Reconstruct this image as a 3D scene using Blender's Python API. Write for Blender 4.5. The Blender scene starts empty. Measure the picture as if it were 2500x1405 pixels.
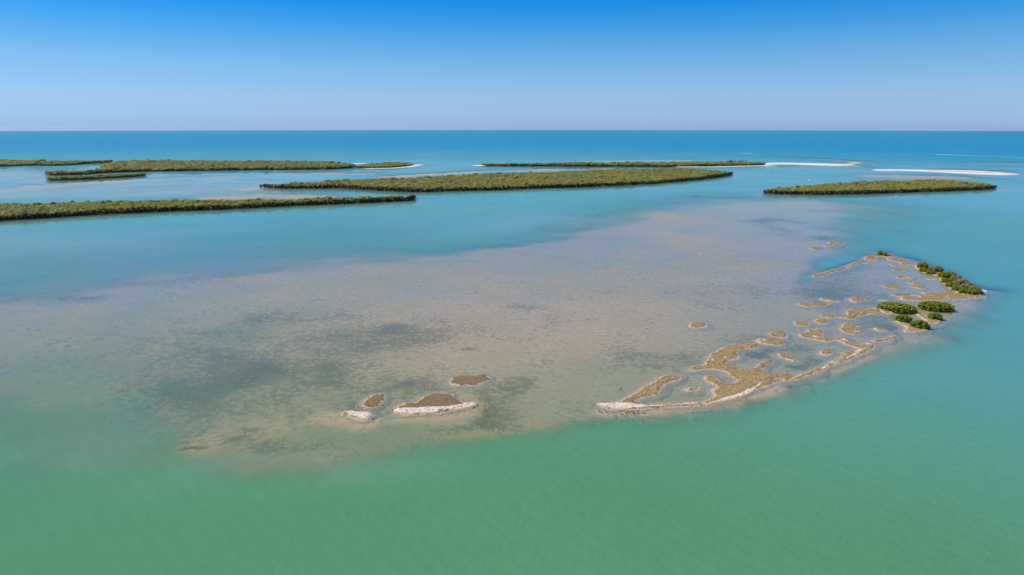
import bpy, math, random
import numpy as np
from math import radians, sin, cos, pi

random.seed(7)
RNG = np.random.default_rng(11)
S = bpy.context.scene
COL = S.collection

# ---------------------------------------------------------------- camera
HAZE_DENSITY = 0.7e-5
H = 110.0                      # drone height, m
R_EARTH = 6.371e6
FPX = 2500 * 24 / 36           # focal length in photo pixels
PITCH = math.atan((702.5 - 318) / FPX) + math.sqrt(2 * H / R_EARTH)
cam_data = bpy.data.cameras.new('camera')
cam_data.sensor_width = 36
cam_data.lens = 24
cam_data.clip_start = 1
cam_data.clip_end = 200000
cam = bpy.data.objects.new('camera', cam_data)
cam.location = (0, 0, H)
cam.rotation_euler = (pi / 2 - PITCH, 0, 0)
COL.objects.link(cam)
S.camera = cam

# ---------------------------------------------------------------- light, sky, exposure
SUN_EL = radians(49)
SUN_VEC = np.array([-0.94, 0.33, 0.0])
SUN_VEC = SUN_VEC / np.linalg.norm(SUN_VEC) * cos(SUN_EL)
SUN_VEC[2] = sin(SUN_EL)
sun_data = bpy.data.lights.new('sun', 'SUN')
sun_data.energy = 4.6
sun_data.angle = radians(0.53)
sun_data.color = (1.0, 0.955, 0.89)
sun = bpy.data.objects.new('sun', sun_data)
from mathutils import Vector
sun.rotation_euler = Vector(SUN_VEC).to_track_quat('Z', 'Y').to_euler()
sun.location = (0, 0, 400)
COL.objects.link(sun)

W = bpy.data.worlds.new('World')
S.world = W
W.use_nodes = True
nt = W.node_tree
nt.nodes.clear()
sky = nt.nodes.new('ShaderNodeTexSky')
sky.sky_type = 'NISHITA'
sky.sun_disc = False
sky.sun_elevation = SUN_EL
sky.sun_rotation = math.atan2(SUN_VEC[0], SUN_VEC[1])
sky.altitude = 100
sky.air_density = 1.0
sky.dust_density = 0.0
sky.ozone_density = 3.0
tc = nt.nodes.new('ShaderNodeTexCoord')
sep = nt.nodes.new('ShaderNodeSeparateXYZ')
nt.links.new(tc.outputs['Generated'], sep.inputs[0])
def sky_ramp(stops):
    rp = nt.nodes.new('ShaderNodeValToRGB')
    rp.color_ramp.interpolation = 'LINEAR'
    el = rp.color_ramp.elements
    while len(el) < len(stops):
        el.new(0.5)
    for e, (p, c) in zip(el, stops):
        e.position = p
        e.color = (*c, 1)
    nt.links.new(sep.outputs['Z'], rp.inputs['Fac'])
    return rp.outputs['Color']
# clear, strongly blue air: the scattered sky light tinted by height, evened out by a plain clear-sky gradient
tint = sky_ramp([(0.0, (.224, .402, .878)), (0.0135, (.279, .436, .85)), (0.038, (.335, .471, .791)), (0.082, (.292, .496, .748)),
                 (0.1245, (.128, .454, .76)), (0.16, (.035, .391, .774)), (0.25, (.03, .36, .78)), (1.0, (.03, .34, .78))])
plain = sky_ramp([(0.0, (.292, .479, .730)), (0.0135, (.342, .527, .761)), (0.038, (.337, .546, .807)), (0.082, (.205, .485, .830)),
                  (0.1245, (.070, .376, .830)), (0.16, (.013, .283, .806)), (0.3, (.01, .23, .70)), (1.0, (.01, .14, .45))])
def vmath(op, a, b):
    nd = nt.nodes.new('ShaderNodeVectorMath')
    nd.operation = op
    nt.links.new(a, nd.inputs[0])
    if isinstance(b, float):
        if op == 'SCALE':
            nd.inputs['Scale'].default_value = b
    else:
        nt.links.new(b, nd.inputs[1])
    return nd.outputs[0]
SKY_STRENGTH = 0.15
skycol = vmath('ADD', vmath('SCALE', vmath('MULTIPLY', sky.outputs['Color'], tint), 0.5), vmath('SCALE', plain, 0.5 / SKY_STRENGTH))
bg = nt.nodes.new('ShaderNodeBackground')
bg.inputs['Strength'].default_value = SKY_STRENGTH
nt.links.new(skycol, bg.inputs['Color'])
wo = nt.nodes.new('ShaderNodeOutputWorld')
nt.links.new(bg.outputs[0], wo.inputs['Surface'])

S.view_settings.view_transform = 'Standard'
S.view_settings.look = 'None'
S.view_settings.exposure = 0.0
S.view_settings.gamma = 1.0
S.view_settings.use_curve_mapping = False
S.render.engine = 'CYCLES'
S.cycles.use_denoising = True
S.cycles.max_bounces = 6
S.cycles.transparent_max_bounces = 8
S.cycles.caustics_reflective = False
S.cycles.caustics_refractive = False

# ---------------------------------------------------------------- geometry of the place
def zc(r):
    """height of the curved sea surface at ground distance r"""
    return -r * r / (2 * R_EARTH)

def ground(px, py, h=0.0):
    """point of the place, h above the water, that the photo shows at px, py"""
    px = np.asarray(px, float)
    py = np.asarray(py, float)
    x = (px - 1250) / FPX
    y = -(py - 702.5) / FPX
    dx, dy, dz = x, cos(PITCH) + y * sin(PITCH), -sin(PITCH) + y * cos(PITCH)
    a = (dx * dx + dy * dy) / (2 * R_EARTH)
    disc = np.maximum(dz * dz - 4 * a * (H - h), 0)
    t = (-dz - np.sqrt(disc)) / (2 * a)
    return dx * t, dy * t

def gp(pts, h=0.0):
    p = np.array(pts, float)
    X, Y = ground(p[:, 0], p[:, 1], h)
    return np.stack([X, Y], 1)

def pix_per_m(x, y):
    return FPX / math.hypot(math.hypot(x, y), H)

# ---------------------------------------------------------------- numeric helpers
def hash2(ix, iy, seed):
    h = (ix.astype(np.int64) * 374761393 + iy.astype(np.int64) * 668265263 + seed * 974634777) & 0xffffffff
    h = ((h ^ (h >> 13)) * 1274126177) & 0xffffffff
    h = h ^ (h >> 16)
    return (h & 0xffffff) / float(0xffffff)

def vnoise(x, y, seed=0):
    ix = np.floor(x)
    iy = np.floor(y)
    fx = x - ix
    fy = y - iy
    fx = fx * fx * (3 - 2 * fx)
    fy = fy * fy * (3 - 2 * fy)
    a = hash2(ix, iy, seed)
    b = hash2(ix + 1, iy, seed)
    c = hash2(ix, iy + 1, seed)
    d = hash2(ix + 1, iy + 1, seed)
    return (a * (1 - fx) + b * fx) * (1 - fy) + (c * (1 - fx) + d * fx) * fy

def fbm(x, y, scale, octs=3, seed=0):
    v = 0
    amp = 1
    tot = 0
    for o in range(octs):
        k = 2 ** o / scale
        v = v + amp * vnoise(x * k + 17.3 * o, y * k - 9.1 * o, seed + o)
        tot += amp
        amp *= 0.5
    return v / tot

def sstep(a, b, x):
    t = np.clip((x - a) / (b - a), 0, 1)
    return t * t * (3 - 2 * t)

def sdf_poly(P, x, y):
    """signed distance to polygon, negative inside"""
    d2 = np.full(x.shape, 1e18)
    inside = np.zeros(x.shape, bool)
    n = len(P)
    for i in range(n):
        ax, ay = P[i]
        bx, by = P[(i + 1) % n]
        ex, ey = bx - ax, by - ay
        L = ex * ex + ey * ey + 1e-12
        t = np.clip(((x - ax) * ex + (y - ay) * ey) / L, 0, 1)
        qx = x - ax - t * ex
        qy = y - ay - t * ey
        d2 = np.minimum(d2, qx * qx + qy * qy)
        c = (ay > y) != (by > y)
        with np.errstate(divide='ignore', invalid='ignore'):
            xi = ax + (y - ay) * ex / (ey if abs(ey) > 1e-12 else 1e-12)
        inside ^= c & (x < xi)
    d = np.sqrt(d2)
    return np.where(inside, -d, d)

def sd_line(P, x, y):
    d2 = np.full(x.shape, 1e18)
    for (ax, ay), (bx, by) in zip(P[:-1], P[1:]):
        ex, ey = bx - ax, by - ay
        L = ex * ex + ey * ey + 1e-12
        t = np.clip(((x - ax) * ex + (y - ay) * ey) / L, 0, 1)
        d2 = np.minimum(d2, (x - ax - t * ex) ** 2 + (y - ay - t * ey) ** 2)
    return np.sqrt(d2)

def smooth_closed(P, it=2):
    P = np.asarray(P, float)
    for _ in range(it):
        Q = np.roll(P, -1, 0)
        P = np.stack([0.75 * P + 0.25 * Q, 0.25 * P + 0.75 * Q], 1).reshape(-1, 2)
    return P

def ell(cx, cy, rx, ry, tilt=0.0, n=14):
    """outline of an oval bar, in photo pixels"""
    out = []
    for i in range(n):
        a = 2 * pi * i / n
        u, v = rx * cos(a), ry * sin(a)
        out.append((cx + u, cy + v + tilt * u))
    return out

# ---------------------------------------------------------------- materials
def mat_new(name):
    m = bpy.data.materials.new(name)
    m.use_nodes = True
    n = m.node_tree
    n.nodes.clear()
    out = n.nodes.new('ShaderNodeOutputMaterial')
    return m, n, out

class NB:
    """short node builder"""
    def __init__(self, tree):
        self.t = tree
    def node(self, kind, **kw):
        nd = self.t.nodes.new(kind)
        for k, v in kw.items():
            setattr(nd, k, v)
        return nd
    def put(self, sock, v):
        if hasattr(v, 'is_output') or isinstance(v, bpy.types.NodeSocket):
            self.t.links.new(v, sock)
        elif isinstance(v, (tuple, list)) and len(v) == 3 and sock.type == 'RGBA':
            sock.default_value = (*v, 1)
        else:
            sock.default_value = v
    def math(self, op, a, b=0.0, clamp=False):
        nd = self.node('ShaderNodeMath', operation=op, use_clamp=clamp)
        self.put(nd.inputs[0], a)
        self.put(nd.inputs[1], b)
        return nd.outputs[0]
    def mix(self, f, a, b):
        nd = self.node('ShaderNodeMix', data_type='RGBA')
        self.put(nd.inputs['Factor'], f)
        self.put(nd.inputs['A'], a)
        self.put(nd.inputs['B'], b)
        return nd.outputs['Result']
    def attr(self, name, kind='GEOMETRY', out='Fac'):
        nd = self.node('ShaderNodeAttribute', attribute_name=name, attribute_type=kind)
        return nd.outputs[out]
    def noise(self, scale, detail=3.0, rough=0.55, vec=None, out='Fac'):
        nd = self.node('ShaderNodeTexNoise')
        nd.inputs['Scale'].default_value = scale
        nd.inputs['Detail'].default_value = detail
        nd.inputs['Roughness'].default_value = rough
        if vec is None:
            g = self.node('ShaderNodeNewGeometry')
            vec = g.outputs['Position']
        self.t.links.new(vec, nd.inputs['Vector'])
        return nd.outputs[out]
    def rng(self, v, a, b, c=0.0, d=1.0, smooth=True):
        nd = self.node('ShaderNodeMapRange')
        nd.interpolation_type = 'SMOOTHSTEP' if smooth else 'LINEAR'
        self.put(nd.inputs['Value'], v)
        for k, q in zip(('From Min', 'From Max', 'To Min', 'To Max'), (a, b, c, d)):
            self.put(nd.inputs[k], q)
        return nd.outputs[0]
    def bsdf(self, color, rough=0.8, spec=0.3, normal=None):
        nd = self.node('ShaderNodeBsdfPrincipled')
        self.put(nd.inputs['Base Color'], color)
        nd.inputs['Roughness'].default_value = rough
        nd.inputs['Specular IOR Level'].default_value = spec
        if normal is not None:
            self.put(nd.inputs['Normal'], normal)
        return nd
    def bump(self, h, strength=0.3, dist=0.1):
        nd = self.node('ShaderNodeBump')
        nd.inputs['Strength'].default_value = strength
        nd.inputs['Distance'].default_value = dist
        self.put(nd.inputs['Height'], h)
        return nd.outputs[0]

def simple_mat(name, color, rough=0.6, spec=0.4, var=0.12, scale=3.0):
    m, n, out = mat_new(name)
    b = NB(n)
    tcn = b.node('ShaderNodeTexCoord')
    f = b.noise(scale, 3, 0.6, tcn.outputs['Object'])
    dark = tuple(c * (1 - var) for c in color)
    lite = tuple(min(c * (1 + var), 1) for c in color)
    p = b.bsdf(b.mix(f, dark, lite), rough, spec)
    n.links.new(p.outputs[0], out.inputs[0])
    return m

# --- water: clear over the shoals, milky green to azure where it is deep
def make_water_mat():
    m, n, out = mat_new('water')
    b = NB(n)
    depth = b.attr('depth')
    calm = b.attr('calm')
    tone = b.attr('tone')
    geo = b.node('ShaderNodeNewGeometry')
    dot = b.node('ShaderNodeVectorMath', operation='DOT_PRODUCT')
    n.links.new(geo.outputs['Incoming'], dot.inputs[0])
    c = b.math('ABSOLUTE', dot.outputs['Value'])
    # wind lanes: patches of smoother and rougher water
    lane = b.noise(0.0045, 4, 0.6)
    lane2 = b.noise(0.022, 3, 0.55)
    lanes = b.math('ADD', b.math('MULTIPLY', b.rng(lane, 0.35, 0.65), 0.65), b.math('MULTIPLY', b.rng(lane2, 0.3, 0.7), 0.35))
    calm2 = b.math('ADD', calm, b.math('MULTIPLY', b.math('SUBTRACT', lanes, 0.5), 0.42), True)
    s = b.rng(calm2, 0, 1, 0.36, 0.06, False)
    ce = b.math('MINIMUM', b.math('SQRT', b.math('ADD', b.math('MULTIPLY', c, c), b.math('MULTIPLY', s, s))), 1.0)
    F = b.math('ADD', 0.02, b.math('MULTIPLY', 0.98, b.math('POWER', b.math('SUBTRACT', 1.0, ce), 5.0)))
    # colour of the suspended matter
    cr = b.node('ShaderNodeValToRGB')
    cr.color_ramp.interpolation = 'B_SPLINE'
    stops = WATER_RAMP
    e = cr.color_ramp.elements
    while len(e) < len(stops):
        e.new(0.5)
    for q, (p, col) in zip(e, stops):
        q.position = p
        q.color = (*col, 1)
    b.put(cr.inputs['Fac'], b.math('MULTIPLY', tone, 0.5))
    cloud = b.noise(0.010, 4, 0.6)
    fine = b.noise(0.12, 3, 0.6)
    vary = b.math('ADD', b.math('MULTIPLY', b.math('SUBTRACT', cloud, 0.5), 0.22), b.math('MULTIPLY', b.math('SUBTRACT', fine, 0.5), 0.08))
    hsv = b.node('ShaderNodeHueSaturation')
    b.put(hsv.inputs['Value'], b.math('ADD', 1.0, vary))
    b.put(hsv.inputs['Color'], cr.outputs[0])
    wcol = b.mix(b.attr('silt'), hsv.outputs[0], (0.33, 0.37, 0.33))
    # light lost on the way through
    def ext(k):
        return b.math('EXPONENT', b.math('MULTIPLY', depth, -k))
    comb = b.node('ShaderNodeCombineColor')
    for i, k in enumerate((0.13, 0.05, 0.085)):
        b.put(comb.inputs[i], ext(k))
    tr = b.node('ShaderNodeBsdfTransparent')
    n.links.new(comb.outputs[0], tr.inputs['Color'])
    milk = b.math('SUBTRACT', 1.0, ext(0.31))
    # small waves
    w1 = b.noise(0.55, 2, 0.5)
    w2 = b.noise(0.16, 2, 0.5)
    wv = b.node('ShaderNodeTexWave', wave_type='BANDS', bands_direction='DIAGONAL')
    for k, q in (('Scale', 0.075), ('Distortion', 5.0), ('Detail', 3.0), ('Detail Scale', 0.6)):
        wv.inputs[k].default_value = q
    n.links.new(geo.outputs['Position'], wv.inputs['Vector'])
    nrm = b.bump(b.math('ADD', b.math('ADD', w1, w2), b.math('MULTIPLY', wv.outputs['Fac'], 0.5)), 0.30, 0.5)
    n.links.new(nrm, dot.inputs[1])
    df = b.node('ShaderNodeBsdfDiffuse')
    n.links.new(wcol, df.inputs['Color'])
    n.links.new(nrm, df.inputs['Normal'])
    body = b.node('ShaderNodeMixShader')
    b.put(body.inputs[0], milk)
    n.links.new(tr.outputs[0], body.inputs[1])
    n.links.new(df.outputs[0], body.inputs[2])
    gl = b.node('ShaderNodeBsdfGlossy')
    gl.inputs['Color'].default_value = (1, 1, 1, 1)
    b.put(gl.inputs['Roughness'], b.rng(calm2, 0, 1, 0.2, 0.045, False))
    fin = b.node('ShaderNodeMixShader')
    b.put(fin.inputs[0], F)
    n.links.new(body.outputs[0], fin.inputs[1])
    n.links.new(gl.outputs[0], fin.inputs[2])
    n.links.new(fin.outputs[0], out.inputs[0])
    return m

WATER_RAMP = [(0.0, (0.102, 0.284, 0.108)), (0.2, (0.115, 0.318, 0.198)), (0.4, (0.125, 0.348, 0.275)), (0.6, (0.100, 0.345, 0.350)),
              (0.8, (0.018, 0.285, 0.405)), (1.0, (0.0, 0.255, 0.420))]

def make_seabed_mat():
    m, n, out = mat_new('seabed')
    b = NB(n)
    grass = b.attr('grass')
    a = b.noise(0.35, 5, 0.62)
    c = b.noise(0.045, 4, 0.6)
    d = b.noise(1.1, 3, 0.6)
    mott = b.math('ADD', b.math('MULTIPLY', a, 0.45), b.math('ADD', b.math('MULTIPLY', c, 0.30), b.math('MULTIPLY', d, 0.25)))
    g = b.rng(b.math('ADD', grass, b.math('MULTIPLY', b.math('SUBTRACT', mott, 0.5), 4.6)), 0.12, 1.05)
    sand = b.mix(b.rng(c, 0.3, 0.7), (0.50, 0.335, 0.165), (0.585, 0.40, 0.205))
    weed = b.mix(b.rng(a, 0.35, 0.65), (0.155, 0.116, 0.043), (0.265, 0.20, 0.085))
    p = b.bsdf(b.mix(g, sand, weed), 0.95, 0.0)
    n.links.new(p.outputs[0], out.inputs[0])
    return m

def make_islet_mat():
    m, n, out = mat_new('oyster_islet')
    b = NB(n)
    cover = b.attr('cover')
    white = b.attr('white')
    a = b.noise(1.3, 4, 0.65)
    c = b.noise(0.22, 3, 0.6)
    d = b.noise(3.5, 2, 0.6)
    cm = b.rng(b.math('ADD', cover, b.math('MULTIPLY', b.math('SUBTRACT', a, 0.5), 1.1)), 0.32, 0.62)
    sand = b.mix(a, (0.46, 0.335, 0.205), (0.60, 0.455, 0.30))
    brown = b.mix(b.rng(d, 0.3, 0.7), (0.25, 0.158, 0.058), (0.46, 0.32, 0.14))
    brown = b.mix(b.rng(c, 0.45, 0.75), brown, (0.42, 0.30, 0.165))
    brown = b.mix(b.attr('dark'), brown, b.mix(b.rng(d, 0.35, 0.65), (0.10, 0.062, 0.028), (0.30, 0.205, 0.115)))
    shell = b.mix(b.rng(d, 0.35, 0.6), (0.56, 0.46, 0.37), (0.76, 0.68, 0.60))
    col = b.mix(cm, sand, brown)
    col = b.mix(b.rng(b.math('ADD', white, b.math('MULTIPLY', b.math('SUBTRACT', a, 0.5), 0.8)), 0.35, 0.65), col, shell)
    col = b.mix(b.attr('wet'), col, b.mix(a, (0.35, 0.255, 0.155), (0.43, 0.325, 0.205)))
    p = b.bsdf(col, 0.95, 0.1, b.bump(b.math('ADD', a, d), 0.6, 0.15))
    n.links.new(p.outputs[0], out.inputs[0])
    return m

def make_shell_mat():
    m, n, out = mat_new('shell_ridge')
    b = NB(n)
    edge = b.attr('cover')
    d = b.noise(1.1, 5, 0.75)
    c = b.noise(0.5, 3, 0.6)
    shell = b.mix(b.rng(d, 0.36, 0.54), (0.53, 0.40, 0.27), (0.78, 0.64, 0.485))
    ochre = b.mix(d, (0.44, 0.29, 0.12), (0.62, 0.44, 0.23))
    col = b.mix(b.rng(b.math('ADD', edge, b.math('MULTIPLY', b.math('SUBTRACT', c, 0.5), 1.0)), 0.4, 0.75), shell, ochre)
    p = b.bsdf(col, 0.95, 0.1, b.bump(d, 0.6, 0.2))
    n.links.new(p.outputs[0], out.inputs[0])
    return m

def make_sand_mat():
    m, n, out = mat_new('white_sand')
    b = NB(n)
    cover = b.attr('cover')
    wet = b.attr('wet')
    a = b.noise(0.12, 4, 0.65)
    col = b.mix(a, (0.68, 0.61, 0.53), (0.80, 0.735, 0.66))
    col = b.mix(b.rng(b.math('ADD', cover, b.math('MULTIPLY', b.math('SUBTRACT', a, 0.5), 1.4)), 0.4, 0.6), col, (0.30, 0.22, 0.10))
    col = b.mix(wet, col, (0.42, 0.34, 0.26))
    p = b.bsdf(col, 0.95, 0.05)
    n.links.new(p.outputs[0], out.inputs[0])
    return m

def make_ground_mat():
    m, n, out = mat_new('island_ground')
    b = NB(n)
    beach = b.attr('white')
    a = b.noise(0.15, 4, 0.65)
    mud = b.mix(a, (0.10, 0.078, 0.05), (0.24, 0.18, 0.115))
    sand = b.mix(a, (0.64, 0.54, 0.43), (0.80, 0.73, 0.65))
    col = b.mix(beach, mud, sand)
    p = b.bsdf(col, 0.95, 0.05)
    n.links.new(p.outputs[0], out.inputs[0])
    return m

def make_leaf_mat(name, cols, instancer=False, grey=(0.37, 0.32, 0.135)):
    m, n, out = mat_new(name)
    b = NB(n)
    oi = b.node('ShaderNodeObjectInfo')
    leaf = b.attr('leaf')
    tone = b.attr('tone', 'INSTANCER') if instancer else None
    r = oi.outputs['Random']
    col = b.mix(r, cols[0], cols[1])
    col = b.mix(b.rng(leaf, 0.0, 1.0), col, cols[2])
    if instancer:
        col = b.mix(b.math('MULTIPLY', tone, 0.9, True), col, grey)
    df = b.bsdf(col, 0.55, 0.25)
    tl = b.node('ShaderNodeBsdfTranslucent')
    n.links.new(col, tl.inputs[0])
    mx = b.node('ShaderNodeMixShader')
    mx.inputs[0].default_value = 0.32
    n.links.new(df.outputs[0], mx.inputs[1])
    n.links.new(tl.outputs[0], mx.inputs[2])
    n.links.new(mx.outputs[0], out.inputs[0])
    return m

M = {}
M['water'] = make_water_mat()
M['seabed'] = make_seabed_mat()
M['islet'] = make_islet_mat()
M['shell'] = make_shell_mat()
M['sand'] = make_sand_mat()
M['ground'] = make_ground_mat()
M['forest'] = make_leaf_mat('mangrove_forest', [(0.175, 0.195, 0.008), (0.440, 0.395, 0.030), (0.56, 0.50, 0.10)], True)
M['bush'] = make_leaf_mat('mangrove_leaves', [(0.175, 0.215, 0.006), (0.255, 0.265, 0.006), (0.40, 0.36, 0.012)])
M['greybush'] = make_leaf_mat('grey_mangrove_leaves', [(0.200, 0.210, 0.045), (0.290, 0.275, 0.085), (0.55, 0.50, 0.32)])
M['tree'] = make_leaf_mat('shaded_shore_leaves', [(0.070, 0.088, 0.012), (0.125, 0.132, 0.016), (0.18, 0.175, 0.03)])  # darker leaf colour paints the shade on the front row of trees
M['pine'] = make_leaf_mat('feathery_leaves', [(0.050, 0.068, 0.024), (0.080, 0.092, 0.036), (0.11, 0.115, 0.05)])
M['wood'] = simple_mat('mangrove_bark', (0.23, 0.18, 0.14), 0.9, 0.1, 0.3)
M['deadwood'] = simple_mat('bleached_wood', (0.36, 0.28, 0.25), 0.9, 0.1, 0.25)
M['tuft'] = simple_mat('oyster_clumps', (0.20, 0.125, 0.055), 0.95, 0.1, 0.45, 0.5)
M['rock'] = simple_mat('wet_oyster_rock', (0.10, 0.075, 0.055), 0.7, 0.3, 0.3, 0.5)
M['gel'] = simple_mat('white_gelcoat', (0.80, 0.80, 0.79), 0.3, 0.5, 0.03)
M['blue'] = simple_mat('blue_canvas', (0.03, 0.16, 0.36), 0.8, 0.2, 0.1)
M['darkhull'] = simple_mat('dark_hull', (0.06, 0.075, 0.10), 0.4, 0.5, 0.1)
M['greyhull'] = simple_mat('grey_hull_side', (0.30, 0.33, 0.34), 0.4, 0.5, 0.05)
M['motor'] = simple_mat('outboard_black', (0.03, 0.03, 0.035), 0.35, 0.5, 0.1)
M['glass'] = simple_mat('tinted_windshield', (0.05, 0.08, 0.10), 0.1, 0.6, 0.05)
M['foam'] = simple_mat('foam', (0.82, 0.84, 0.84), 0.9, 0.1, 0.05, 0.2)
M['red'] = simple_mat('red_marker_paint', (0.85, 0.16, 0.08), 0.6, 0.3, 0.05)
M['green'] = simple_mat('green_marker_paint', (0.03, 0.25, 0.09), 0.6, 0.3, 0.05)
M['signwhite'] = simple_mat('white_sign_paint', (0.86, 0.86, 0.86), 0.6, 0.3, 0.02)
M['post'] = simple_mat('weathered_post', (0.20, 0.17, 0.14), 0.9, 0.1, 0.2)
M['feather'] = simple_mat('white_feathers', (0.85, 0.84, 0.80), 0.9, 0.1, 0.03)
M['darkfeather'] = simple_mat('dark_feathers', (0.03, 0.03, 0.035), 0.8, 0.2, 0.1)
M['bill'] = simple_mat('yellow_bill', (0.6, 0.38, 0.05), 0.6, 0.3, 0.05)

# ---------------------------------------------------------------- object helpers
def tag(o, label=None, cat=None, group=None, kind=None):
    if label:
        o['label'] = label
    if cat:
        o['category'] = cat
    if group:
        o['group'] = group
    if kind:
        o['kind'] = kind
    return o

def link(o, parent=None):
    COL.objects.link(o)
    if parent is not None:
        o.parent = parent
    return o

def mesh_np(name, V, F, mat, parent=None, attrs=None, smooth=False, loc=None):
    """V (n,3), F (m,k) index array or list of index tuples"""
    me = bpy.data.meshes.new(name)
    V = np.asarray(V, np.float32)
    if isinstance(F, np.ndarray) and F.ndim == 2:
        k = F.shape[1]
        me.vertices.add(len(V))
        me.vertices.foreach_set('co', V.ravel())
        me.loops.add(F.size)
        me.loops.foreach_set('vertex_index', F.astype(np.int32).ravel())
        me.polygons.add(len(F))
        me.polygons.foreach_set('loop_start', np.arange(0, F.size, k, dtype=np.int32))
        me.update(calc_edges=True)
    else:
        me.from_pydata([tuple(map(float, v)) for v in V], [], [tuple(map(int, f)) for f in F])
    if smooth:
        me.polygons.foreach_set('use_smooth', np.ones(len(me.polygons), bool))
    for k, a in (attrs or {}).items():
        at = me.attributes.new(k, 'FLOAT', 'POINT')
        at.data.foreach_set('value', np.asarray(a, np.float32))
    me.validate()
    me.update()
    for q in (mat if isinstance(mat, (list, tuple)) else [mat]):
        me.materials.append(q)
    o = bpy.data.objects.new(name, me)
    link(o, parent)
    if loc is not None:
        o.location = loc
    return o

def empty(name, loc, rz=0.0):
    o = bpy.data.objects.new(name, None)
    o.empty_display_size = 1.0
    o.location = loc
    o.rotation_euler = (0, 0, rz)
    return link(o)

def copy_tree(o, parent=None):
    c = o.copy()
    COL.objects.link(c)
    c.parent = parent
    for ch in list(o.children):
        copy_tree(ch, c)
    return c

class MB:
    """collects shapes into one mesh"""
    def __init__(self):
        self.V = []
        self.F = []
    def add(self, V, F):
        k = len(self.V)
        self.V += [tuple(v) for v in V]
        self.F += [tuple(i + k for i in f) for f in F]
    def box(self, c, s, taper=1.0):
        x, y, z = c
        a, b, h = s[0] / 2, s[1] / 2, s[2] / 2
        t = taper
        V = [(x - a, y - b, z - h), (x + a, y - b, z - h), (x + a, y + b, z - h), (x - a, y + b, z - h),
             (x - a * t, y - b * t, z + h), (x + a * t, y - b * t, z + h), (x + a * t, y + b * t, z + h), (x - a * t, y + b * t, z + h)]
        self.add(V, [(3, 2, 1, 0), (4, 5, 6, 7), (0, 1, 5, 4), (1, 2, 6, 5), (2, 3, 7, 6), (3, 0, 4, 7)])
    def tube(self, pts, rad, n=6):
        pts = [Vector(p) for p in pts]
        V = []
        for i, p in enumerate(pts):
            d = (pts[min(i + 1, len(pts) - 1)] - pts[max(i - 1, 0)]).normalized()
            u = d.orthogonal().normalized()
            w = d.cross(u)
            r = rad[i] if isinstance(rad, (list, tuple)) else rad
            V += [tuple(p + (u * cos(2 * pi * j / n) + w * sin(2 * pi * j / n)) * r) for j in range(n)]
        F = []
        for i in range(len(pts) - 1):
            for j in range(n):
                F.append((i * n + j, i * n + (j + 1) % n, (i + 1) * n + (j + 1) % n, (i + 1) * n + j))
        F.append(tuple(range(n - 1, -1, -1)))
        F.append(tuple((len(pts) - 1) * n + j for j in range(n)))
        self.add(V, F)
    def build(self, name, mat, parent=None, smooth=False):
        return mesh_np(name, self.V, self.F, mat, parent, smooth=smooth)

# ================================================================ what lies where (outlines traced in photo pixels)
SHOAL = [(-260, 745), (0, 732), (150, 700), (320, 672), (520, 652), (700, 640), (900, 628), (1100, 615), (1300, 590), (1450, 560),
         (1560, 525), (1680, 497), (1800, 486), (1950, 487), (2070, 497), (2120, 503), (2070, 525), (2035, 550), (2060, 580), (2078, 597),
         (2055, 616), (2010, 635), (1965, 662), (1948, 692), (1990, 682), (2050, 660), (2110, 645), (2118, 622), (2150, 613), (2200, 626),
         (2250, 645), (2330, 668), (2392, 702), (2398, 725), (2370, 762), (2328, 795), (2280, 820), (2200, 845), (2130, 876), (2040, 905),
         (1950, 936), (1880, 966), (1800, 990), (1700, 1010), (1600, 1020), (1500, 1025), (1400, 1042), (1300, 1053), (1200, 1066), (1100, 1080),
         (1000, 1094), (900, 1112), (800, 1128), (680, 1138), (560, 1126), (470, 1108), (400, 1090), (330, 1062), (250, 1035), (150, 1008),
         (0, 985), (-260, 985)]
DEPTHS = [(1300, 820, .22), (1000, 780, .28), (1500, 770, .28), (1100, 880, .30), (900, 900, .45), (760, 850, .55), (600, 850, .75), (500, 850, .95), (500, 915, 1.0),
          (400, 950, .75), (300, 1000, .95), (200, 800, .85), (60, 770, .8), (-100, 800, .9), (60, 900, 1.0), (0, 960, 1.5), (180, 970, 1.7), (350, 1045, 1.7), (500, 720, .7), (300, 700, .8), (100, 720, .8),
          (700, 700, .6), (900, 680, .62), (1000, 710, .5), (600, 770, .72),
          (1200, 680, .55), (1500, 650, .6), (1500, 700, .55), (1700, 600, .38), (1900, 550, .4), (1800, 520, .5), (1800, 700, .38), (2100, 680, .45),
          (2200, 720, .45), (1750, 840, .42), (1650, 900, .65), (1450, 960, 1.1), (1380, 1000, 1.2), (1200, 1000, .5), (1100, 1060, .85),
          (900, 1060, 1.1), (700, 1090, 1.2), (550, 1100, 1.3), (640, 1125, 1.3), (850, 1105, 1.7), (1000, 1085, 1.4), (1990, 850, .7), (1900, 900, .85), (2080, 820, .75), (1650, 955, 1.0),
          (560, 980, .65), (750, 960, .6), (700, 1010, .7), (1100, 960, .5), (1300, 920, .36), (1400, 850, .25), (1550, 850, .32), (1600, 800, .28),
          (1150, 740, .30), (850, 780, .40), (1950, 740, .42), (2250, 690, .55), (2300, 760, .6), (2100, 760, .7), (2050, 720, .55), (2000, 600, .45), (1400, 600, .7), (1000, 645, .75)]
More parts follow.
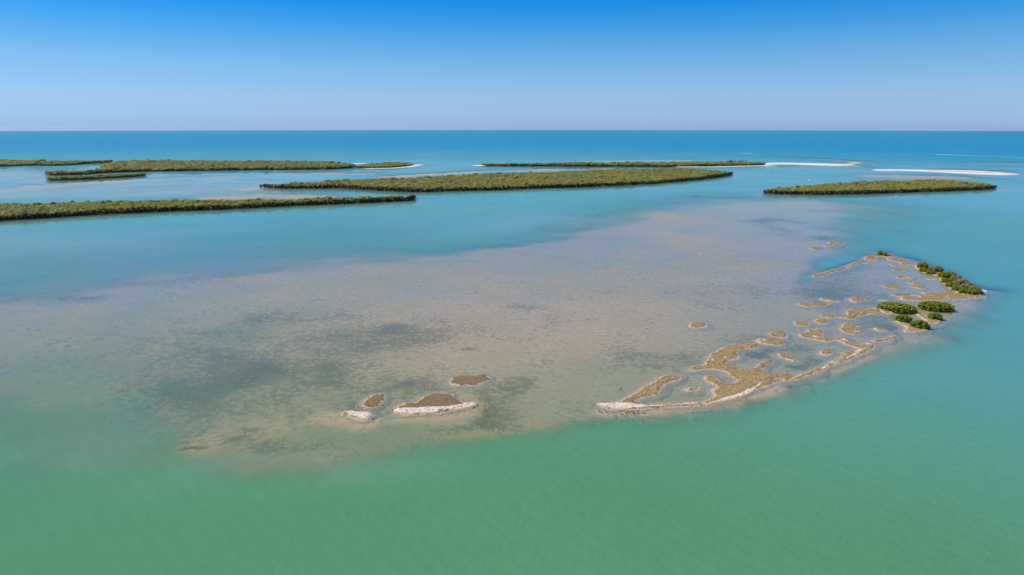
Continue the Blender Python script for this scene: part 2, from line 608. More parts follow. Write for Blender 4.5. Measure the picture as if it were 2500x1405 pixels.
# darker sea-grass and mud patches: cx, cy, rx, ry, strength
WEED = [(860, 850, 200, 80, .36), (1000, 810, 200, 55, .16), (760, 930, 110, 60, .30), (430, 990, 170, 60, .38), (580, 930, 250, 80, .44), (500, 880, 300, 60, .34), (860, 790, 230, 40, .22),
        (430, 690, 210, 16, .30), (570, 662, 100, 10, .28), (680, 770, 150, 30, .25),
        (160, 722, 170, 16, .36), (1750, 705, 320, 34, .28), (1880, 560, 70, 22, .42), (1650, 868, 110, 30, .52), (1600, 890, 110, 24, .42),
        (1560, 1030, 190, 14, .7), (1800, 985, 150, 12, .62), (1910, 832, 100, 26, .55), (2000, 880, 70, 11, .7), (1840, 868, 60, 14, .8),
        (1965, 893, 45, 7, .7), (1290, 747, 44, 9, .42), (1385, 783, 54, 17, .42), (745, 1080, 75, 20, .32), (585, 1066, 75, 18, .5), (1220, 1000, 60, 40, .55), (630, 1078, 60, 18, .40),
        (1150, 1045, 100, 14, .55), (960, 935, 120, 40, .22), (1230, 940, 55, 22, .5), (1800, 645, 260, 30, .14),
        (2010, 582, 45, 5, .7), (1900, 540, 60, 6, .6), (480, 1087, 26, 8, 1.0), (600, 1040, 50, 6, .6), (1020, 935, 70, 20, .25),
        (1150, 850, 20, 4, .6), (2090, 770, 90, 40, .65), (2200, 690, 140, 45, .30), (2050, 720, 100, 30, .45), (1450, 830, 250, 60, .10)]
WEED_LINES = [([(60, 800), (300, 815), (480, 850), (640, 890), (760, 935)], 2.2, .13), ([(1000, 932), (900, 960), (860, 990)], 2.5, .3),
              ([(1170, 950), (1200, 985), (1185, 1030)], 4.0, .45), ([(60, 715), (250, 700), (480, 675), (680, 655)], 9.0, .18)]
# pale sand banks under shallow water: line of points, half width m, depth m, softness m
BANKS = [([(-60, 476), (250, 468), (600, 458)], 60, 1.5, 260), ([(0, 425), (110, 430)], 60, 1.3, 300),
         ([(-40, 468), (60, 461), (200, 448), (330, 440), (430, 437), (540, 434)], 14, .42, 130), ([(200, 455), (420, 447), (620, 441)], 8, .9, 70),
         ([(330, 474), (480, 466), (600, 460), (680, 454)], 5, .7, 50), ([(520, 485), (640, 478), (740, 480)], 14, .3, 70),
         ([(600, 463), (650, 459)], 10, .1, 25), ([(690, 425), (800, 424), (880, 425)], 20, .35, 80),
         ([(960, 431), (1080, 424), (1200, 418), (1330, 415)], 22, .1, 50), ([(1330, 415), (1480, 411)], 15, .3, 60),
         ([(1960, 387), (2010, 388.5), (2050, 391), (2090, 396.5)], 6, 1.0, 110), ([(2150, 430), (2240, 432), (2330, 434)], 25, .5, 110),
         ([(1870, 407), (2010, 408), (2090, 407)], 20, .5, 70), ([(2340, 414), (2420, 418)], 15, .4, 70), ([(2440, 398), (2560, 402)], 20, .6, 120)]
LOCAL_BANKS = [([(810, 1018), (850, 1022), (890, 1032)], 3.0, .30, 9), ([(505, 1078), (560, 1064), (625, 1050), (650, 1044)], 4.0, .62, 12), ([(-160, 850), (100, 940), (280, 1050)], 4, 2.4, 60),
               ([(990, 1018), (1090, 1014), (1170, 996)], 2.0, .3, 6), ([(1480, 1006), (1600, 1002), (1700, 996), (1800, 982), (1900, 945)], 1.5, .25, 7),
               ([(620, 1132), (760, 1118), (900, 1094)], 2.0, 1.6, 12), ([(2040, 906), (2130, 868)], 1.0, .4, 4)]

# small bars and islets: key, outline(s), white shell ridge outline or None, label, group?
ISL = []
def islet(outlines, label, ridge=None, top=0.42, rough=0.9, holes=(), cat='islet', group='low oyster and mud islets of the lagoon', clump=0.9, cov=1.4):
    ISL.append(dict(outlines=outlines, label=label, ridge=ridge, top=top, rough=rough, cat=cat, group=group, clump=clump, cov=cov, holes=holes))

islet([[(1853, 845), (1845, 840), (1835, 838), (1815, 838), (1795, 841), (1776, 846), (1762, 851), (1752, 858), (1742, 864), (1728, 871), (1724, 880),
        (1722, 889), (1712, 894), (1695, 894), (1684, 898), (1680, 904), (1688, 907), (1702, 906), (1715, 902), (1732, 901), (1748, 902),
        (1765, 906), (1778, 914), (1790, 922), (1804, 930), (1797, 934), (1785, 938), (1772, 939), (1758, 935), (1750, 928), (1740, 921),
        (1727, 919), (1718, 923), (1727, 930), (1742, 938), (1753, 946), (1745, 951), (1734, 953), (1742, 960), (1747, 968), (1735, 976),
        (1718, 982), (1704, 985), (1722, 990), (1760, 984), (1800, 974), (1840, 956), (1875, 941), (1905, 934), (1925, 930),
        (1938, 922), (1930, 915), (1912, 912), (1895, 914), (1880, 914), (1866, 909), (1857, 902), (1868, 894), (1884, 888), (1890, 883),
        (1882, 879), (1868, 880), (1856, 888), (1844, 898), (1830, 902), (1812, 902), (1795, 898), (1778, 893), (1772, 888), (1782, 882),
        (1798, 878), (1803, 872), (1799, 865), (1800, 857), (1815, 853), (1840, 852), (1852, 850)]],
      'largest branching brown islet with a white shell beach along its near side', holes=[(1901, 926.5, 12, 3.6)],
      ridge=[(1717, 987), (1745, 980), (1775, 968), (1800, 964), (1815, 955), (1840, 942), (1862, 931), (1876, 926), (1866, 924), (1880, 924),
             (1886, 929), (1868, 939), (1845, 953), (1820, 967), (1795, 975), (1760, 983), (1730, 990)])
islet([[(1457, 986), (1470, 984), (1495, 984), (1512, 981), (1530, 974), (1545, 962), (1570, 948), (1595, 932), (1615, 920), (1640, 916),
        (1660, 920), (1663, 925), (1645, 933), (1625, 940), (1614, 950), (1608, 962), (1580, 969), (1550, 977), (1546, 984), (1570, 989), (1600, 989),
        (1640, 985), (1680, 983), (1712, 983), (1722, 987), (1720, 992), (1690, 993), (1640, 996), (1590, 999), (1540, 1001), (1500, 1002), (1480, 999), (1465, 993)]],
      'hook shaped islet with a long thin white shell spit ending at its pointed tip',
      ridge=[(1456, 986), (1490, 985), (1530, 984), (1556, 987), (1580, 990), (1610, 989), (1650, 986), (1700, 983), (1718, 986), (1690, 991), (1640, 994), (1590, 997),
             (1540, 1000), (1500, 1001), (1478, 997)])
islet([[(1976, 803), (1992, 804), (2008, 807), (2014, 812), (2008, 818), (2001, 822), (2006, 825), (2018, 828), (2030, 828), (2045, 826),
        (2058, 825), (2070, 827), (2075, 832), (2088, 837), (2098, 838), (2110, 838), (2125, 840), (2138, 845), (2130, 853), (2110, 864), (2090, 873),
        (2070, 881), (2050, 888), (2030, 897), (2010, 905), (1985, 914), (1955, 924), (1935, 931), (1926, 930), (1945, 918), (1975, 908),
        (2000, 900), (2025, 888), (2048, 876), (2066, 867), (2055, 864), (2052, 862), (2060, 859), (2085, 859), (2095, 856), (2093, 850),
        (2085, 847), (2070, 845), (2058, 838), (2045, 832), (2035, 831), (2028, 835), (2015, 836), (1995, 831), (1975, 828), (1958, 824),
        (1951, 820), (1955, 815), (1968, 814), (1972, 810)]],
      'islet shaped like an anchor arm, joined to a narrow pale causeway of shells',
      ridge=[(2110, 837), (2122, 840), (2128, 845), (2122, 852), (2100, 864), (2080, 874), (2060, 882), (2040, 891), (2018, 901), (1988, 912), (1982, 909),
             (2015, 897), (2040, 885), (2065, 873), (2085, 862), (2105, 852), (2116, 850), (2117, 845)])
islet([ell(1692, 951, 20, 6)], 'small brown bar alone inside the pool behind the hook shaped islet')
islet([ell(1703, 795, 21, 7.5)], 'lone round islet far out on the grey flat, away from all others')
islet([ell(1900, 818, 23, 7, .12)], 'oval islet just above the wider oval beside the largest islet')
islet([ell(1882, 835, 34, 8.5, .1)], 'wider oval islet directly beyond the far arm of the largest islet')
islet([ell(1958, 792, 20, 6, .1)], 'oval islet left of a rounder twin, below the long forked bar')
islet([ell(2006, 785, 17.5, 5.5, .08)], 'rounder oval bar right beneath the long forked bar')
islet([[(1897, 866), (1905, 863), (1918, 867), (1935, 875), (1951, 882), (1940, 884), (1925, 879), (1908, 873)]], 'narrow slanting bar in the pool inside the pale causeway')
islet([ell(2017, 861, 17, 7)], 'round islet in the inner pool just short of the pale causeway')
islet([[(2056, 791), (2075, 790), (2090, 793), (2099, 797), (2092, 798), (2084, 800), (2090, 806), (2100, 809), (2112, 811), (2113, 814),
        (2100, 816), (2090, 818), (2078, 817), (2062, 812), (2052, 809), (2052, 802), (2056, 797)]], 'crescent shaped islet open toward the mangrove bushes')
islet([[(2132, 801), (2145, 802), (2160, 806), (2166, 808), (2155, 810), (2142, 808)]], 'tiny flat bar between the crescent islet and the bushes', clump=.6)
islet([[(2126, 832), (2140, 830), (2160, 829), (2172, 825), (2177, 820), (2186, 819), (2190, 823), (2181, 829), (2165, 833), (2148, 835), (2135, 835)]],
      'thin curved bar by open water, beyond the tip of the pale causeway', clump=.6)
islet([[(1942, 742), (1955, 740), (1975, 744), (1995, 742), (2015, 739), (2030, 741), (2024, 745), (2005, 748), (1985, 749), (1965, 750), (1950, 747)]],
      'long low bar at the left end of the middle bars')
islet([[(1999, 730), (2015, 728), (2030, 732), (2046, 736), (2048, 738), (2030, 738), (2010, 735)]], 'small tapering bar tucked above the leftmost middle bar', clump=.7)
islet([[(2074, 730), (2085, 726), (2100, 726), (2120, 729), (2131, 731), (2115, 734), (2100, 735), (2092, 739), (2082, 738), (2076, 734)]],
      'comma shaped islet with its tail pointing right')
islet([ell(2157, 733, 9, 1.8)], 'faint sliver of sand right of the comma shaped islet', clump=.3, top=.2)
islet([[(2003, 771), (2015, 768), (2035, 771), (2060, 772), (2068, 768), (2066, 761), (2073, 756), (2090, 755), (2115, 756), (2130, 752), (2140, 750),
        (2148, 757), (2152, 763), (2140, 765), (2120, 768), (2100, 771), (2090, 774), (2092, 778), (2098, 780), (2080, 780), (2060, 778), (2040, 776), (2020, 777), (2005, 774)]],
      'long forked bar running left from the five mangrove bushes')
islet([[(2144, 752), (2165, 756), (2182, 766), (2165, 768), (2150, 763)],
       [(2182, 782), (2212, 789), (2235, 796), (2264, 800), (2249, 811), (2224, 812.5), (2203, 809), (2214, 803), (2212, 797), (2196, 792)],
       [(2238, 762), (2256, 767), (2268, 776), (2301, 780), (2287, 792), (2273, 794), (2262, 786), (2250, 776), (2238, 769)]],
      'pale mud bank under the five rounded mangrove bushes', top=.28, cov=2.5, clump=.4)
islet([[(2172, 720), (2185, 718), (2210, 719), (2240, 722), (2255, 719), (2245, 715), (2250, 713), (2268, 716), (2285, 716), (2305, 712),
        (2320, 712), (2335, 716), (2350, 720), (2370, 721), (2395, 721), (2390, 727), (2370, 731), (2340, 733), (2300, 734), (2260, 734),
        (2225, 735), (2205, 733), (2193, 729), (2200, 726), (2188, 723)]], 'broad flat brown bar with small pools at the foot of the wooded spit', top=.3,
      holes=[(2234, 724.5, 13, 2.6), (2306, 724.5, 7, 2.0), (2247, 718.5, 9, 2.2), (2310, 730.5, 9, 1.2), (2329, 717, 6, 1.5)])
islet([ell(2177, 700.5, 22, 4.3, .09)], 'slim oval bar at the left of the upper lagoon trio')
islet([ell(2244, 702.5, 17, 3, .1)], 'slim oval bar nearest the broad flat bar')
islet([ell(2232, 692.5, 15.5, 2.4, .05)], 'slim oval bar middle of the upper lagoon')
islet([ell(2208, 678, 22.5, 3.8, .04)], 'largest slim oval bar in the upper lagoon')
islet([ell(2198, 660.3, 17, 3.1, .0)], 'slim oval bar topmost in the upper lagoon')
islet([ell(2274, 682, 10, 1.5)], 'faint sliver of mud beside the wooded spit', clump=.3, top=.2)
islet([[(2168, 645.5), (2178, 645), (2186, 648), (2191, 651.5), (2182, 651), (2174, 648)]], 'very small slanting bar at the far end of the lagoon', clump=.4)
islet([[(2164, 633), (2172, 628), (2190, 630), (2210, 637), (2233, 645.5), (2236, 648.5), (2215, 647.5), (2196, 647.5), (2195, 645), (2205, 644), (2185, 638), (2168, 635)]],
      'straight narrow bar from the lone far bush to the wooded spit')
islet([[(2111, 631), (2118, 626), (2130, 623), (2145, 624), (2168, 625), (2180, 628), (2165, 629), (2150, 627.5), (2130, 628), (2136, 631), (2144, 635), (2140, 637), (2125, 636.5), (2113, 634.5)]],
      'hooked bar carrying the lone far bush')
islet([[(1984, 675), (1993, 671), (2015, 666), (2040, 659), (2062, 654), (2074, 649), (2082, 643), (2095, 639), (2110, 640), (2126, 642), (2122, 644), (2100, 642),
        (2088, 645), (2080, 651), (2065, 657), (2045, 662), (2025, 668), (2010, 674), (1998, 677.5), (1987, 677)]], 'long ribbon shaped bar edging the turquoise channel')
islet([[(2021, 591), (2040, 592), (2052, 592), (2061, 597), (2050, 599.5), (2030, 600.5), (2020, 602), (2008, 600), (2010, 598), (2028, 597.5), (2022, 594)]],
      'forked sand bar beyond the turquoise channel')
islet([[(1973, 605), (1985, 605), (2006, 604), (2003, 607), (2000, 610.5), (1985, 610.5)]], 'small wedge of sand beyond the channel, left of the forked bar')
islet([[(1103, 925), (1112, 918), (1125, 916), (1145, 919), (1165, 917), (1180, 916), (1190, 921), (1199, 924), (1190, 931), (1180, 937),
        (1160, 942), (1130, 943), (1108, 943), (1104, 934)]], 'dark brown oval islet standing alone on the grey flat, left of centre', rough=1.3)
islet([[(962, 1003), (968, 997), (975, 990), (995, 985), (1023, 984), (1025, 976), (1035, 967), (1050, 962), (1070, 960), (1100, 962), (1108, 968), (1118, 977), (1130, 984),
        (1150, 983), (1164, 985), (1156, 993), (1130, 1001), (1090, 1007), (1050, 1011), (1010, 1015), (985, 1014), (965, 1008)]],
      'brown half moon islet with a straight white and yellow shell bank in front', rough=1.2,
      ridge=[(962, 1004), (975, 997), (1010, 996), (1050, 994), (1090, 993), (1120, 988), (1150, 983), (1163, 985), (1156, 993), (1130, 1000), (1090, 1006), (1050, 1010),
             (1010, 1014), (985, 1013), (966, 1008)])
islet([[(889, 988), (897, 976), (907, 968), (922, 964), (938, 964), (944, 968), (936, 975), (933, 983), (922, 990), (905, 995), (891, 993)]],
      'small dark islet standing behind the pale shell mound', rough=1.2)
islet([[(832, 1009), (850, 1004), (868, 1006), (885, 1007), (901, 1006), (906, 1012), (899, 1020), (895, 1029), (882, 1028), (865, 1023), (845, 1017)]],
      'pale shell mound leftmost of the foreground islets',
      ridge=[(842, 1009), (852, 1005), (868, 1007), (885, 1008), (899, 1008), (904, 1012), (897, 1020), (892, 1027), (882, 1026), (866, 1021), (848, 1015)], clump=.4)
islet([[(2233, 646), (2250, 645), (2290, 662), (2303, 668), (2330, 682), (2370, 702), (2394, 714), (2396, 722), (2370, 725), (2345, 719), (2320, 705),
        (2303, 693), (2293, 680), (2290, 674), (2270, 671), (2250, 664), (2236, 656)]], 'muddy bank under the trees of the wooded spit', top=.35, clump=.3, cov=2.0)
LAGOON_ISLETS = len(ISL)

SANDBARS = [
    dict(outlines=[[(1866, 400), (1872, 398), (1920, 398), (1980, 399.2), (2040, 400.8), (2088, 402.2), (2092, 403.6), (2060, 405.2), (2010, 405.4), (1975, 403.8), (1930, 402), (1890, 402), (1866, 404)]],
         label='white sand spit running right from the tip of the barrier island'),
    dict(outlines=[[(2129, 415.5), (2136, 414), (2250, 415), (2340, 416.8), (2400, 418.5), (2440, 422), (2470, 424.5), (2488, 425.6), (2486, 427.6), (2450, 428.5), (2400, 427), (2340, 424), (2270, 420),
                     (2200, 417.8), (2140, 417.6)]], label='separate long white sandbar with a thin line of dune grass', cover=[(2270, 417.8), (2330, 419.6), (2370, 421.6), (2420, 423.8)]),
    dict(outlines=[[(2072, 398.1), (2084, 397.6), (2104, 397.8), (2106, 398.6), (2090, 399.2), (2076, 399.0)]], label='tiny pale sand tip awash beyond the white sand spit')]

# mangrove islands: front shoreline (water level) and outline of the crowns behind, both left to right
LAND = [
    dict(key='near', h=8.6, sp=5.2, front=[(-120, 549), (0, 540), (100, 534), (250, 524), (400, 517), (550, 512), (700, 504), (850, 498), (950, 493.5), (1000, 490.5), (1010, 487)],
         top=[(-120, 494), (0, 494), (130, 491), (300, 487.5), (420, 485), (560, 485), (680, 484), (840, 478.5), (900, 476.5), (960, 475), (1000, 474), (1009, 478)],
         label='mangrove wood on the nearest long island at the left edge', shore='dark mangrove at the waterline of the nearest long island'),
    dict(key='mid', h=8.6, sp=6.2, front=[(637, 458), (700, 461), (760, 461), (830, 459.5), (880, 463), (950, 467), (1000, 469), (1040, 469.5), (1100, 467.5), (1200, 465), (1250, 463.5), (1300, 461),
                                   (1400, 458), (1500, 454), (1600, 449), (1700, 440), (1760, 432), (1786, 427)],
         top=[(640, 452), (700, 447), (800, 439), (900, 436), (1000, 433), (1100, 427), (1200, 422), (1250, 420), (1400, 416), (1500, 412), (1600, 410), (1700, 411), (1750, 415), (1785, 420)],
         label='mangrove wood covering the long central island', shore='dark mangrove at the waterline of the long central island'),
    dict(key='right', h=8.0, sp=5.6, front=[(1867, 473), (1900, 474.5), (2000, 475.5), (2100, 474.5), (2200, 471), (2300, 467.5), (2400, 463.5), (2428, 460)],
         top=[(1868, 464), (1900, 456), (1950, 451), (2050, 446), (2150, 439), (2250, 437.5), (2330, 438), (2400, 445), (2428, 454)],
         label='mangrove wood covering the oval island at right', shore='dark mangrove at the waterline of the oval island at right'),
    dict(key='barrier', h=9.0, sp=6.8, front=[(1175, 404.5), (1200, 406), (1300, 406), (1400, 407), (1550, 407), (1650, 407.8), (1700, 406.5), (1800, 405), (1868, 403.5)],
         top=[(1180, 401), (1200, 398.5), (1300, 397), (1400, 396), (1500, 395.5), (1600, 395), (1700, 394), (1780, 393.5), (1820, 394.5), (1866, 398.5)],
         label='dark wood on the thin barrier island before the open sea', beach=[(1660, 408), (1740, 408), (1800, 406.5), (1869, 404.6)], back_beach=True),
    dict(key='far', h=10.0, sp=7.6, front=[(112, 427), (150, 428.5), (200, 427.5), (250, 422.5), (320, 420), (400, 418.5), (500, 417), (600, 415.5), (700, 415), (800, 413.5), (850, 411.5), (868, 408.5)],
         top=[(114, 424), (180, 417), (243, 414), (246, 405), (262, 396), (300, 391), (400, 391), (500, 391.5), (600, 391.5), (700, 391.5), (800, 393.5), (835, 396), (866, 404)],
         label='greyish mangrove wood on the large far island at left'),
    dict(key='sliver', h=8.0, sp=4.6, front=[(117, 441.5), (150, 440.5), (200, 438.5), (300, 434), (340, 431), (355, 429)],
         top=[(118, 436), (150, 432), (220, 427.5), (300, 423), (330, 422), (354, 424.5)],
         label='narrow strip of mangroves in front of the large far island'),
    dict(key='back', h=10.0, sp=9.5, front=[(-120, 410), (0, 407.5), (60, 404.5), (150, 405), (180, 402.5), (240, 398.5), (275, 397)],
         top=[(-120, 387), (0, 387), (30, 389), (100, 391.2), (200, 391.5), (275, 392)],
         label='hazy mangrove wood at the far left, behind the bay'),
    dict(key='point', h=7.5, sp=6.5, front=[(866, 410), (890, 411.8), (920, 412), (960, 410), (1000, 406), (1012, 403.5)],
         top=[(868, 404), (900, 399), (930, 396.5), (960, 394.8), (985, 395.5), (1005, 399.5)],
         label='low wood on the sandy point beyond the large far island', beach=[(900, 412.3), (960, 411), (1000, 407.5), (1024, 402.5)])]

def land_poly(L):
    f = gp(L['front'])
    t = gp(L['top'], L['h'] * 0.95)
    # the back edge keeps at least some depth behind the shore
    az_f = np.arctan2(f[:, 0], f[:, 1])
    r_f = np.hypot(f[:, 0], f[:, 1])
    out = []
    for x, y in t:
        a, r = math.atan2(x, y), math.hypot(x, y)
        rf = np.interp(a, az_f, r_f)
        r = max(r, rf + (14 if L['key'] in ('near', 'mid', 'right') else 28))
        out.append((r * sin(a), r * cos(a)))
    return np.concatenate([f, np.array(out)[::-1]])

for L in LAND:
    L['poly'] = smooth_closed(land_poly(L), 1)

for I in ISL:
    I['P'] = [smooth_closed(gp(o), 1) for o in I['outlines']]
    I['holesP'] = [gp(ell(*q)) for q in I['holes']]
    I['Rg'] = smooth_closed(gp(I['ridge']), 1) if I['ridge'] else None
for B in SANDBARS:
    B['P'] = [smooth_closed(gp(o), 1) for o in B['outlines']]

# ---------------------------------------------------------------- depth of the water everywhere
SH = smooth_closed(gp(SHOAL), 1)
DP = np.array(DEPTHS, float)
dx_, dy_ = ground(DP[:, 0], DP[:, 1])
D_AZ, D_LR, D_V = np.arctan2(dx_, dy_), np.log(np.hypot(dx_, dy_)), DP[:, 2]

def ellipse_w(cx, cy, rx, ry, x, y):
    c0 = np.array(ground(cx, cy))
    u = np.array(ground(cx + rx, cy)) - c0
    v = (np.array(ground(cx, cy - ry)) - np.array(ground(cx, cy + ry))) / 2
    Mx = np.linalg.inv(np.array([[u[0], v[0]], [u[1], v[1]]]))
    wob = np.linalg.norm(v) * 1.1
    X = x - c0[0] + (fbm(x, y, wob * 1.6 + 4, 4, int(cx) % 97) - 0.5) * wob * 2.4
    Y = y - c0[1] + (fbm(x, y, wob * 1.6 + 4, 4, int(cx) % 89 + 7) - 0.5) * wob * 2.4
    a = Mx[0, 0] * X + Mx[0, 1] * Y
    b = Mx[1, 0] * X + Mx[1, 1] * Y
    return np.exp(-(a * a + b * b) * 1.1)

def islet_sdf(I, x, y):
    d = np.full(x.shape, 1e9)
    for P in I['P']:
        d = np.minimum(d, sdf_poly(P, x, y))
    for P in I.get('holesP', ()):
        d = np.maximum(d, np.minimum(-sdf_poly(P, x, y), 1.5))
    return d

def rough_edge(I, x, y):
    k = I.get('rough', 1.0)
    return ((fbm(x, y, 2.2, 3, 5) - 0.5) * 2.1 + (fbm(x, y, 0.9, 2, 6) - 0.5) * 1.0 + (fbm(x, y, 7.0, 2, 9) - 0.5) * 1.4) * k

def islet_height(d, top, x, y):
    d = np.where(d > 0, d * (0.45 + 1.35 * fbm(x, y, 6.5, 2, 90)), d)
    return np.where(d < 0, np.minimum(top, 0.03 - d * 0.30), np.where(d < 2.0, 0.03 - d * 0.19, -0.35 - (d - 2) * 0.16 - np.maximum(d - 4, 0) ** 2 * 0.10))

def fields(x, y):
    """depth without the islets, sea grass, inside-shoal mask"""
    r = np.hypot(x, y)
    az, lr = np.arctan2(x, y), np.log(r)
    num = np.zeros(x.shape)
    den = np.zeros(x.shape)
    for a, l, v in zip(D_AZ, D_LR, D_V):
        w = np.exp(-(((az - a) / .075) ** 2 + ((lr - l) / .10) ** 2) / 2) + 1e-9
        num += w * v
        den += w
    inner = num / den
    nz = fbm(x, y, 38, 4, 21) - 0.5
    s = sdf_poly(SH, x, y)
    wid = 14 + np.clip(r - 240, 0, 2000) * 0.17
    f = sstep(20, 160, x) * (1 - sstep(560, 700, y))
    wid = wid * (1 - f) + np.minimum(wid, 24) * f
    wid = wid * (1 + 0.8 * sstep(0, -150, x) + 1.6 * sstep(0, -250, x) * sstep(380, 540, y))
    s2 = s + nz * np.minimum(wid, 60) * 1.1
    edge = sstep(-wid * 0.35, wid, s2)
    deep = 6.2 + (fbm(x, y, 160, 3, 33) - 0.5) * 1.2
    depth = inner * (1 + nz * 0.7) * (1 - edge) + deep * edge
    for line, hw, dv, soft in BANKS + LOCAL_BANKS:
        P = gp(line)
        d = sd_line(P, x, y) + nz * soft * 0.9
        k = 1 - sstep(hw, hw + soft, d)
        depth = depth * (1 - k) + np.minimum(depth, dv) * k
    grass = np.full(x.shape, 0.19) * (1 - edge)
    for cx, cy, rx, ry, sg in WEED:
        grass += sg * ellipse_w(cx, cy, rx, ry, x, y)
    for line, hw, sg in WEED_LINES:
        grass += sg * np.exp(-(sd_line(gp(line), x, y) / hw) ** 2)
    # shallow rim along every wooded island
    for L in LAND:
        P = L['poly']
        mx = (x > P[:, 0].min() - 60) & (x < P[:, 0].max() + 60) & (y > P[:, 1].min() - 60) & (y < P[:, 1].max() + 60)
        if mx.any():
            d = np.maximum(sdf_poly(P, x[mx], y[mx]), 0)
            depth[mx] = np.minimum(depth[mx], 0.25 + d * 0.10)
    return depth, np.clip(grass, 0, 1.2), 1 - edge

def with_islets(x, y, depth):
    d_all = np.full(x.shape, 50.0)
    for I in ISL + SANDBARS:
        P = np.concatenate(I['P'])
        sc = 1.0 if I in ISL else 2.2
        pad = 14 * sc
        mx = (x > P[:, 0].min() - pad) & (x < P[:, 0].max() + pad) & (y > P[:, 1].min() - pad) & (y < P[:, 1].max() + pad)
        if not mx.any():
            continue
        d = islet_sdf(I, x[mx], y[mx])
        if sc == 1.0:
            d = d + rough_edge(I, x[mx], y[mx])
        d_all[mx] = np.minimum(d_all[mx], d / sc)
    hgt = islet_height(d_all, 0.4, x, y)
    return np.minimum(depth, np.maximum(-hgt, 0.02)), d_all

# ---------------------------------------------------------------- sea and seabed sheets
def polar_sheet(rows, cols, az_fine):
    ys = np.linspace(1500, 319.2, rows)
    X, Y = ground(np.full(rows, 1250.0), ys)
    rad = list(np.hypot(X, Y))
    rad = [1.0, 40.0, 80.0, 110.0] + rad + [rad[-1] * 1.03 + 800, 41000, 46000, 52000]
    rad = np.array(sorted(set(rad)))
    az = np.concatenate([np.linspace(-pi, -az_fine, 40, endpoint=False), np.linspace(-az_fine, az_fine, cols, endpoint=False), np.linspace(az_fine, pi, 40, endpoint=False)])
    A, Rr = np.meshgrid(az, rad)
    x = (Rr * np.sin(A)).ravel()
    y = (Rr * np.cos(A)).ravel()
    nr, na = len(rad), len(az)
    i, j = np.meshgrid(np.arange(nr - 1), np.arange(na), indexing='ij')
    j2 = (j + 1) % na
    F = np.stack([i * na + j, (i + 1) * na + j, (i + 1) * na + j2, i * na + j2], -1).reshape(-1, 4)
    return x, y, F[:, ::-1]

# seabed
x, y, F = polar_sheet(420, 600, radians(43))
dep, grs, inn = fields(x, y)
dep, dis = with_islets(x, y, dep)
r = np.hypot(x, y)
z = zc(r) - dep - 0.09
o = mesh_np('seabed', np.stack([x, y, z], 1), F, M['seabed'], attrs={'grass': grs}, smooth=True)
tag(o, 'sand and sea grass bottom seen through shallow water', None, None, 'structure')

# sea
x, y, F = polar_sheet(470, 820, radians(43))
dep, grs, inn = fields(x, y)
dep, dis = with_islets(x, y, dep)
r = np.hypot(x, y)
px_az = np.arctan2(x, y)
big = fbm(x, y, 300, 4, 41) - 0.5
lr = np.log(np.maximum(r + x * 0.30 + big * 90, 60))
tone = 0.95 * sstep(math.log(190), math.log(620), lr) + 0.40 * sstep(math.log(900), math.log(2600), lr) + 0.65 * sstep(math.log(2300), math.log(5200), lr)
calm = np.interp(r, [150, 400, 700, 1000, 1300, 2000, 2600, 3500], [0.35, 0.5, 0.42, 0.5, 0.62, 0.6, 0.2, 0.05])
lag = sdf_poly(gp([(1940, 690), (2150, 615), (2390, 700), (2330, 790), (2130, 870), (1900, 930), (1700, 900), (1720, 760)]), x, y)
calm = np.maximum(calm, 0.78 * inn) + 0.25 * (1 - sstep(-20, 60, lag))
bay = sdf_poly(gp([(-200, 490), (500, 484), (640, 470), (900, 425), (600, 420), (380, 424), (110, 440), (100, 410), (-200, 412)]), x, y)
calm = np.maximum(calm, 0.85 * (1 - sstep(-60, 120, bay)))
for L in LAND[:6]:
    P = L['poly']
    mx = (x > P[:, 0].min() - 150) & (x < P[:, 0].max() + 150) & (y > P[:, 1].min() - 150) & (y < P[:, 1].max() + 150)
    if mx.any():
        d = np.maximum(sdf_poly(P, x[mx], y[mx]), 0)
        calm[mx] = np.maximum(calm[mx], 0.85 * (1 - sstep(20, 140, d)))
silt = 0.40 * ellipse_w(300, 590, 700, 75, x, y) + 0.22 * ellipse_w(250, 1060, 320, 70, x, y) + 0.36 * ellipse_w(1350, 560, 480, 60, x, y) + 0.30 * ellipse_w(700, 1135, 300, 40, x, y)
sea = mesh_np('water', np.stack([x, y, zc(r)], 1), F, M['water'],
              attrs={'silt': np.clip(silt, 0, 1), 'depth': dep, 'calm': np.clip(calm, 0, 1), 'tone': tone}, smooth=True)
tag(sea, 'green to turquoise lagoon water turning azure toward the open sea', None, None, 'structure')

# ---------------------------------------------------------------- islets
def height_patch(name, sdf, bounds, step, skirt, hfun, mat, attrs, parent=None, loc=None):
    x0, y0, x1, y1 = bounds
    xs = np.arange(x0 - skirt, x1 + skirt + step, step)
    ys = np.arange(y0 - skirt, y1 + skirt + step, step)
    X, Y = np.meshgrid(xs, ys)
    D = sdf(X, Y)
    keep = D < skirt
    cell = keep[:-1, :-1] | keep[1:, :-1] | keep[:-1, 1:] | keep[1:, 1:]
    nx = len(xs)
    i, j = np.nonzero(cell)
    F = np.stack([i * nx + j, i * nx + j + 1, (i + 1) * nx + j + 1, (i + 1) * nx + j], 1)
    used = np.unique(F)
    remap = np.full(X.size, -1)
    remap[used] = np.arange(len(used))
    F = remap[F]
    x, y, d = X.ravel()[used], Y.ravel()[used], D.ravel()[used]
    z = hfun(x, y, d) + zc(np.hypot(x, y))
    at = {k: f(x, y, d) for k, f in attrs.items()}
    ox, oy = (loc[0], loc[1]) if loc is not None else (0, 0)
    oz = loc[2] if loc is not None else 0
    return mesh_np(name, np.stack([x - ox, y - oy, z - oz], 1), F, mat, parent, at, True, loc), (x, y, z, d)

